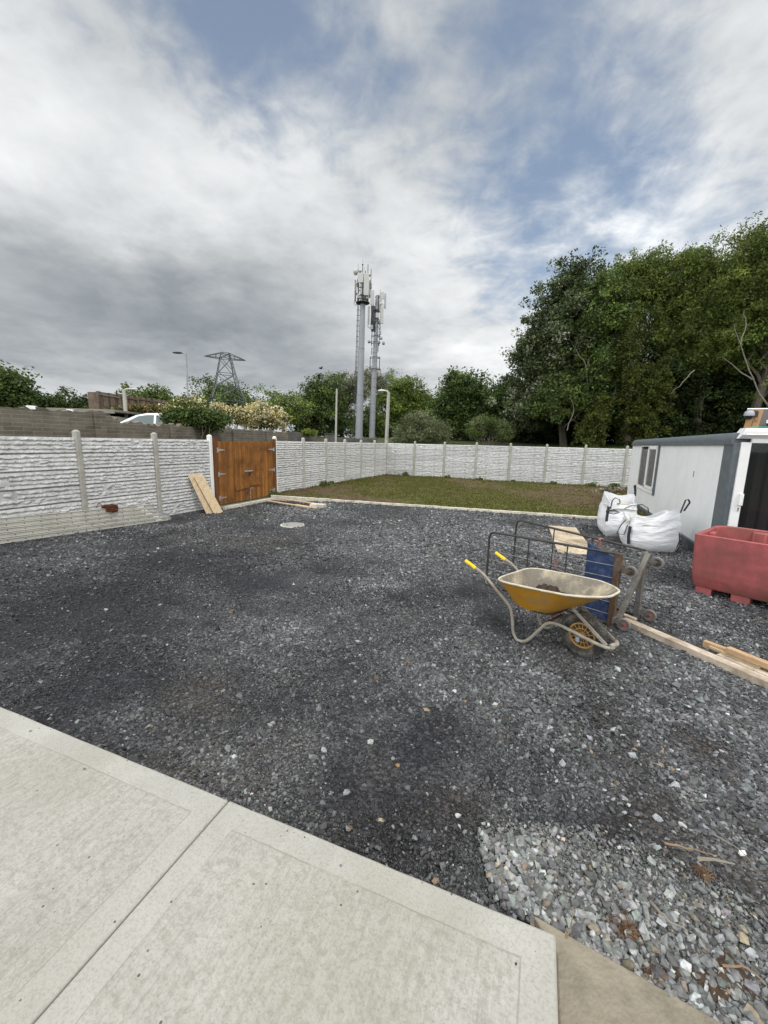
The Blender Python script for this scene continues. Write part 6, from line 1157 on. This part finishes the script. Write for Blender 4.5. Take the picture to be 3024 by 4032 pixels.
# ================================================================== CAGE TROLLEY LYING ON ITS SIDE
def trolley():
    nb, fb = np.array([2.60, 4.33, 0]), np.array([3.05, 4.585, 0]); nl, fl = np.array([1.50, 5.60, 0]), np.array([2.10, 6.30, 0]); H = .84
    root = thing('cage_trolley', 'wire-sided cage trolley tipped on its side behind the wheelbarrow, wheels pointing right', 'trolley', (nb[0], nb[1], 0)); o = nb.copy(); Z = np.array([0, 0, 1.])
    def L2(p): return np.array(p)-o
    nb, fb, nl, fl = [L2(p) for p in (nb, fb, nl, fl)]
    for a, b, hl, hr in ((nl, nb, .80, .85), (fl, fb, .85, .835)):
        d = (b-a)/np.linalg.norm(b-a); mb = MB(); c = .09
        P = [b+Z*.03, a+d*.10+Z*.03, a+d*.02+Z*.05, a+Z*.12, a+Z*(hl-c), a+d*.02+Z*(hl-.025), a+d*c+Z*hl, b+Z*hr]
        mb.tube(P, .0155, 8); 
        for f in (.36, .66): p = a+(b-a)*f; mb.tube([p+Z*.03, p+Z*(hl+(hr-hl)*f)], .009, 6)
        fr = mb.build('side_frame', M['cartdark'], root, ang=60); mb = MB()
        for k in range(1, 6): z = hl*k/6; z2 = hr*k/6; mb.tube([a+Z*z, a+(b-a)*.5+Z*((z+z2)/2-.012), b+Z*z2], .0042, 5)
        mb.build('wires', M['cartwire'], fr)
    mb = MB(); mb.bar(nb+Z*.0, nb+Z*.86, .066, .066, up=(.6, -.8, 0)); mb.build('base_bar', M['cartrust'], root, bevel=.006)
    mb = MB(); mb.bar(fb+Z*.0, fb+Z*.82, .06, .06, up=(.6, -.8, 0)); mb.build('base_bar', M['cartgrey'], root, bevel=.006)
    e = (fb-nb)/np.linalg.norm(fb-nb); mb = MB(); mb.bar(nb+e*.05+np.array([.02, -.03, .06]), fb-e*.0+np.array([.02, -.03,   .80]), .052, .055, up=(.6, -.8, 0)); mb.build('diagonal_brace', M['cartgrey'], root, bevel=.006)
    mb = MB(); q0 = nb+np.array([-.01, .06, 0]); q1 = L2([2.485, 4.79, 0]); d = (q1-q0)/np.linalg.norm(q1-q0); s = np.array([-d[1], d[0], 0])*.008
    vs = [q0-s+Z*.02, q1-s+Z*.02, q1-s+Z*.865, q0-s+Z*.80, q0+s+Z*.02, q1+s+Z*.02, q1+s+Z*.865, q0+s+Z*.80]; mb.add(vs, [(0,1,2,3),(7,6,5,4),(0,4,5,1),(1,5,6,2),(2,6,7,3),(3,7,4,0)]); mb.build('blue_board', M['blue'], root, bevel=.003)
    ax = np.array([.63, -.775, 0])
    for p, z, hub in ((nb, .70, 'castergrey'), (nb, .095, 'casterpink'), (fb, .735, 'castergrey'), (fb, .10, 'casterpink')):
        c0 = p+Z*z+ax*.02; c1 = c0+ax*.115-Z*.02; rt = Matrix((tuple(ax), (0, 0, 1), tuple(np.cross(ax, (0, 0, 1))))).transposed(); sd = Vector(np.cross(ax, (0, 0, 1)))
        mb = MB(); mb.bar(c0-ax*.0, c0+ax*.02, .08, .075, up=(0, 0, 1)); 
        for s_ in (-1, 1): mb.bar(c0+ax*.02+np.array(sd)*.022*s_, c1+np.array(sd)*.022*s_, .004, .05, up=(0, 0, 1))
        mb.build('castor_fork', M['cartrust'] if hub == 'castergrey' and p is nb else M['cartgrey'], root, bevel=.003)
        R = Matrix((tuple(ax), (0, 0, 1), tuple(sd))).transposed(); mb = MB(); mb.lathe([(.046, -.017), (.064, -.018), (.070, -.010), (.070, .010), (.064, .018), (.046, .017)], c1, R, 26, close=True); wh = mb.build('castor_wheel', M['castergrey'], root, ang=45)
        mb = MB(); mb.lathe([(0, -.018), (.012, -.018), (.014, -.010), (.034, -.008), (.043, -.013), (.043, .013), (.034, .008), (.014, .010), (.012, .018), (0, .018)], c1, R, 24); mb.build('hub', M['cartdark'] if hub == 'castergrey' else M['casterpink'], wh, ang=30)
        mb = MB(); mb.cyl(np.array(c1)-np.array(sd)*.032, np.array(c1)+np.array(sd)*.032, .006, seg=8); mb.build('axle', M['mastdark'], wh)
    mb = MB(); p = fl+(fb-fl)*.72+Z*.80; mb.box(p, (.03, .03, .10)); mb.cyl(p+Z*.04-np.array([.03, 0, 0]), p+Z*.04+np.array([.03, 0, 0]), .018, seg=8); p2 = fl+(fb-fl)*.40+Z*.35; mb.box(p2, (.025, .025, .14)); mb.build('clip', M['casterpink'], root)
    mb = MB(); p2 = fl+(fb-fl)*.40+Z*.25; mb.tube([p2, p2+np.array([.02, -.02, -.06]), p2+np.array([.0, -.03, -.12])], .02, 6); mb.build('black_tie', M['black'], root)
    mb = MB(); mb.tube([nl+Z*.12, nl+Z*.05, nl+np.array([.05, -.05, .03]), nl+(nb-nl)*.16+Z*.025], .0145, 8); mb.build('white_sleeve', M['rimwhite'], root)
trolley()
# ================================================================== TIMBER ON THE GRAVEL
def plank(label, p, q, wd_, h, z, mt, grp='timbers lying on the gravel at the right', tilt=0.):
    p = np.array([*p, z]); q = np.array([*q, z+tilt]); root = thing('timber_plank', label, 'plank', p, 0, grp); mb = MB(); mb.bar((0, 0, h/2), q-p+np.array([0, 0, h/2]), wd_, h); mb.build('timber', M[mt], root, bevel=.004)
td = np.array([.405, -.914]); td /= np.linalg.norm(td); tn = np.array([-td[1], td[0]]); T0 = np.array([2.80, 4.42])
plank('long pale beam on the gravel running from the trolley out past the right edge', T0, T0+td*2.9, .105, .07, .0, 'timber')
plank('short pinkish block of wood lying on the end of the long beam by the trolley', T0+td*-.04+tn*.045, T0+td*.10+tn*.06, .055, .025, .07, 'timber')
plank('thin pale slat lying flat against the long beam at the right edge', (3.335, 3.72), np.array([3.335, 3.72])+td*1.2, .085, .022, .005, 'timber')
plank('pale slat with a whitened end, tucked beneath the upper orange plank', (3.345, 3.84), np.array([3.345, 3.84])+td*.42, .06, .03, .02, 'osb')
plank('orange sawn plank on the gravel, its end wrapped in dry roots', (3.325, 3.90), np.array([3.325, 3.90])+td*1.1+tn*.09, .055, .075, .0, 'timberorange')
plank('fresh orange-sided plank lying on top of the others at the right edge', (3.395, 3.70), np.array([3.395, 3.70])+td*1.2+tn*.015, .07, .055, .055, 'timberorange')
# weathered sheet lying behind the trolley
cs = [g(1184, 1141)[:2], g(1243, 1145)[:2], g(1268, 1175)[:2], g(1271, 1200)[:2], g(1204, 1194)[:2]]; c0 = np.mean(cs, axis=0); root = thing('plywood_sheet', 'dirty pale plywood sheet lying flat on the gravel behind the trolley', 'plywood sheet', (*c0, .015)); mb = MB(); mb.prism([tuple(c-c0) for c in cs][::-1], .0, .03); mb.build('sheet', M['dirtyboard'], root, bevel=.003)
for o_ in root.children: o_.rotation_euler = (.02, .0, 0)
# ================================================================== LITTER AMONG THE STONES
def twig(label, pts, r_, mt='twig'):
    P = [g(a, b, .03)+np.array([0, 0, dz]) for a, b, dz in pts]; o = P[0].copy(); root = thing('twig', label, 'twig', o, 0, 'dry twigs among the pale stones'); Q = [P[0]-o]
    for i in range(1, len(P)):
        for t in (.33, .67, 1): Q.append(P[i-1]-o+(P[i]-P[i-1])*t+np.array([random.uniform(-.004, .004), random.uniform(-.004, .004), random.uniform(0, .004)])*(t < 1))
    mb = MB(); mb.tube(Q, [r_*(1-.6*i/(len(Q)-1)) for i in range(len(Q))], 6); mb.build('stem', M[mt], root)
twig('pale thick twig at the right edge of the stones, the thickest one', [(1505,1864,.02),(1540,1868,.03),(1585,1874,.02)], .010, 'palebark')
twig('long curved pale root across the middle of the stone patch', [(1405,1952,.01),(1425,1985,.03),(1450,2008,.03),(1485,2015,.01)], .007, 'palebark')
twig('brown twig lying across the top of the stone patch', [(1435,1825,.01),(1480,1840,.02),(1540,1850,.01)], .006)
twig('thin bent twig standing at the corner of the concrete slab', [(1216,2052,.0),(1230,2025,.05),(1233,1995,.09)], .004)
twig('thin twig low on the right among the largest stones', [(1560,2090,.01),(1600,2100,.03),(1650,2130,.02)], .005)
twig('long thin straw-like twig at the upper right of the stones', [(1545,1812,.02),(1600,1850,.03),(1640,1895,.02)], .003, 'palebark')
for px, py, s_, lab in ((1352, 2010, .085, 'reddish-brown dry root tuft in the middle of the stones'), (1322, 1382, .05, 'dry root tuft at the end of the orange sawn plank'), (1520, 1890, .05, 'small straw tuft at the right of the stone patch'), (1415, 2110, .05, 'dry brown tuft among the stones beside the concrete edge')):
    q = g(px, py, .02); root = thing('dry_grass_tuft', lab, 'grass tuft', q, 0, 'dry tufts among the stones'); mb = MB()
    s_ *= .75
    for i in range(110): a = random.uniform(0, 6.3); l = s_*random.uniform(.4, 1.3); mb.tube([(random.uniform(-.3, .3)*s_, random.uniform(-.3, .3)*s_, .0), (l*.5*math.cos(a), l*.5*math.sin(a), l*.35), (l*math.cos(a+.5), l*math.sin(a+.5), l*random.uniform(.0, .5))], .0009, 3)
    mb.build('blades', M['drygrass'], root, smooth=False)
q = g(1603, 1842, .03); root = thing('plastic_scrap', 'scrap of white plastic among the stones near the right edge', 'plastic scrap', q); mb = MB(); mb.add([(-.014,-.008,0),(.013,-.010,.004),(.016,.005,.009),(.0,.010,.005),(-.013,.006,.010),(-.014,-.008,-.01),(.013,-.010,-.008),(.016,.005,-.01),(.0,.010,-.01),(-.013,.006,-.01)], [(0,1,2,3,4),(9,8,7,6,5),(0,5,6,1),(1,6,7,2),(2,7,8,3),(3,8,9,4),(4,9,5,0)]); mb.build('scrap', M['pvc'], root)
def bigstone(px, py, r_, col, lab):
    q = g(px, py, .0); root = thing('stone', lab, 'stone', q, random.uniform(0, 6), 'noticeable loose stones'); T, Fq = rock_templates(ico(1), 1, 2); V = T[0]*r_; V[:, 2] += r_*.2; npmesh('stone', V, Fq, M['stone'], root, np.repeat(np.array([col]), len(V), axis=0))
for a in ((988,1762,.022,(.42,.42,.43),'bright white-grey stone alone on the dark gravel above the slab edge'),(993,1787,.017,(.38,.39,.38),'smaller white-grey stone just below another on the dark gravel'),(823,1773,.018,(.33,.28,.19),'smooth tan pebble on the dark gravel near the slab edge'),(858,1654,.02,(.25,.15,.07),'rusty tan stone on the dark gravel in mid-yard'),(755,1790,.02,(.12,.07,.035),'brown earthy lump on the dark gravel near the slab edge'),(1475,1783,.024,(.40,.41,.40),'large pale stone on dark gravel near the right edge above the stone patch'),(1570,1790,.022,(.26,.28,.29),'grey-blue flat stone near the right edge above the stone patch'),
          (1155,1950,.048,(.20,.23,.22),'largest grey-green stone against the concrete slab edge'),(1065,1878,.034,(.36,.30,.20),'pale stone with a rusty face at the left tip of the stone patch'),(1175,2003,.04,(.23,.22,.17),'mossy-looking stone touching the slab corner'),(1240,2070,.05,(.19,.22,.23),'long blue-grey stone beside the brown concrete edge'),(1345,2155,.045,(.22,.25,.25),'pale blue-grey stone by the brown concrete edge, lower right'),(1495,2165,.04,(.24,.16,.09),'rounded brown stone on the brown concrete edge'),(1600,2160,.045,(.26,.28,.26),'big pale green-grey stone near the bottom right corner')): bigstone(*a)
print('objects', len(bpy.data.objects), 'verts', sum(len(m.vertices) for m in bpy.data.meshes))
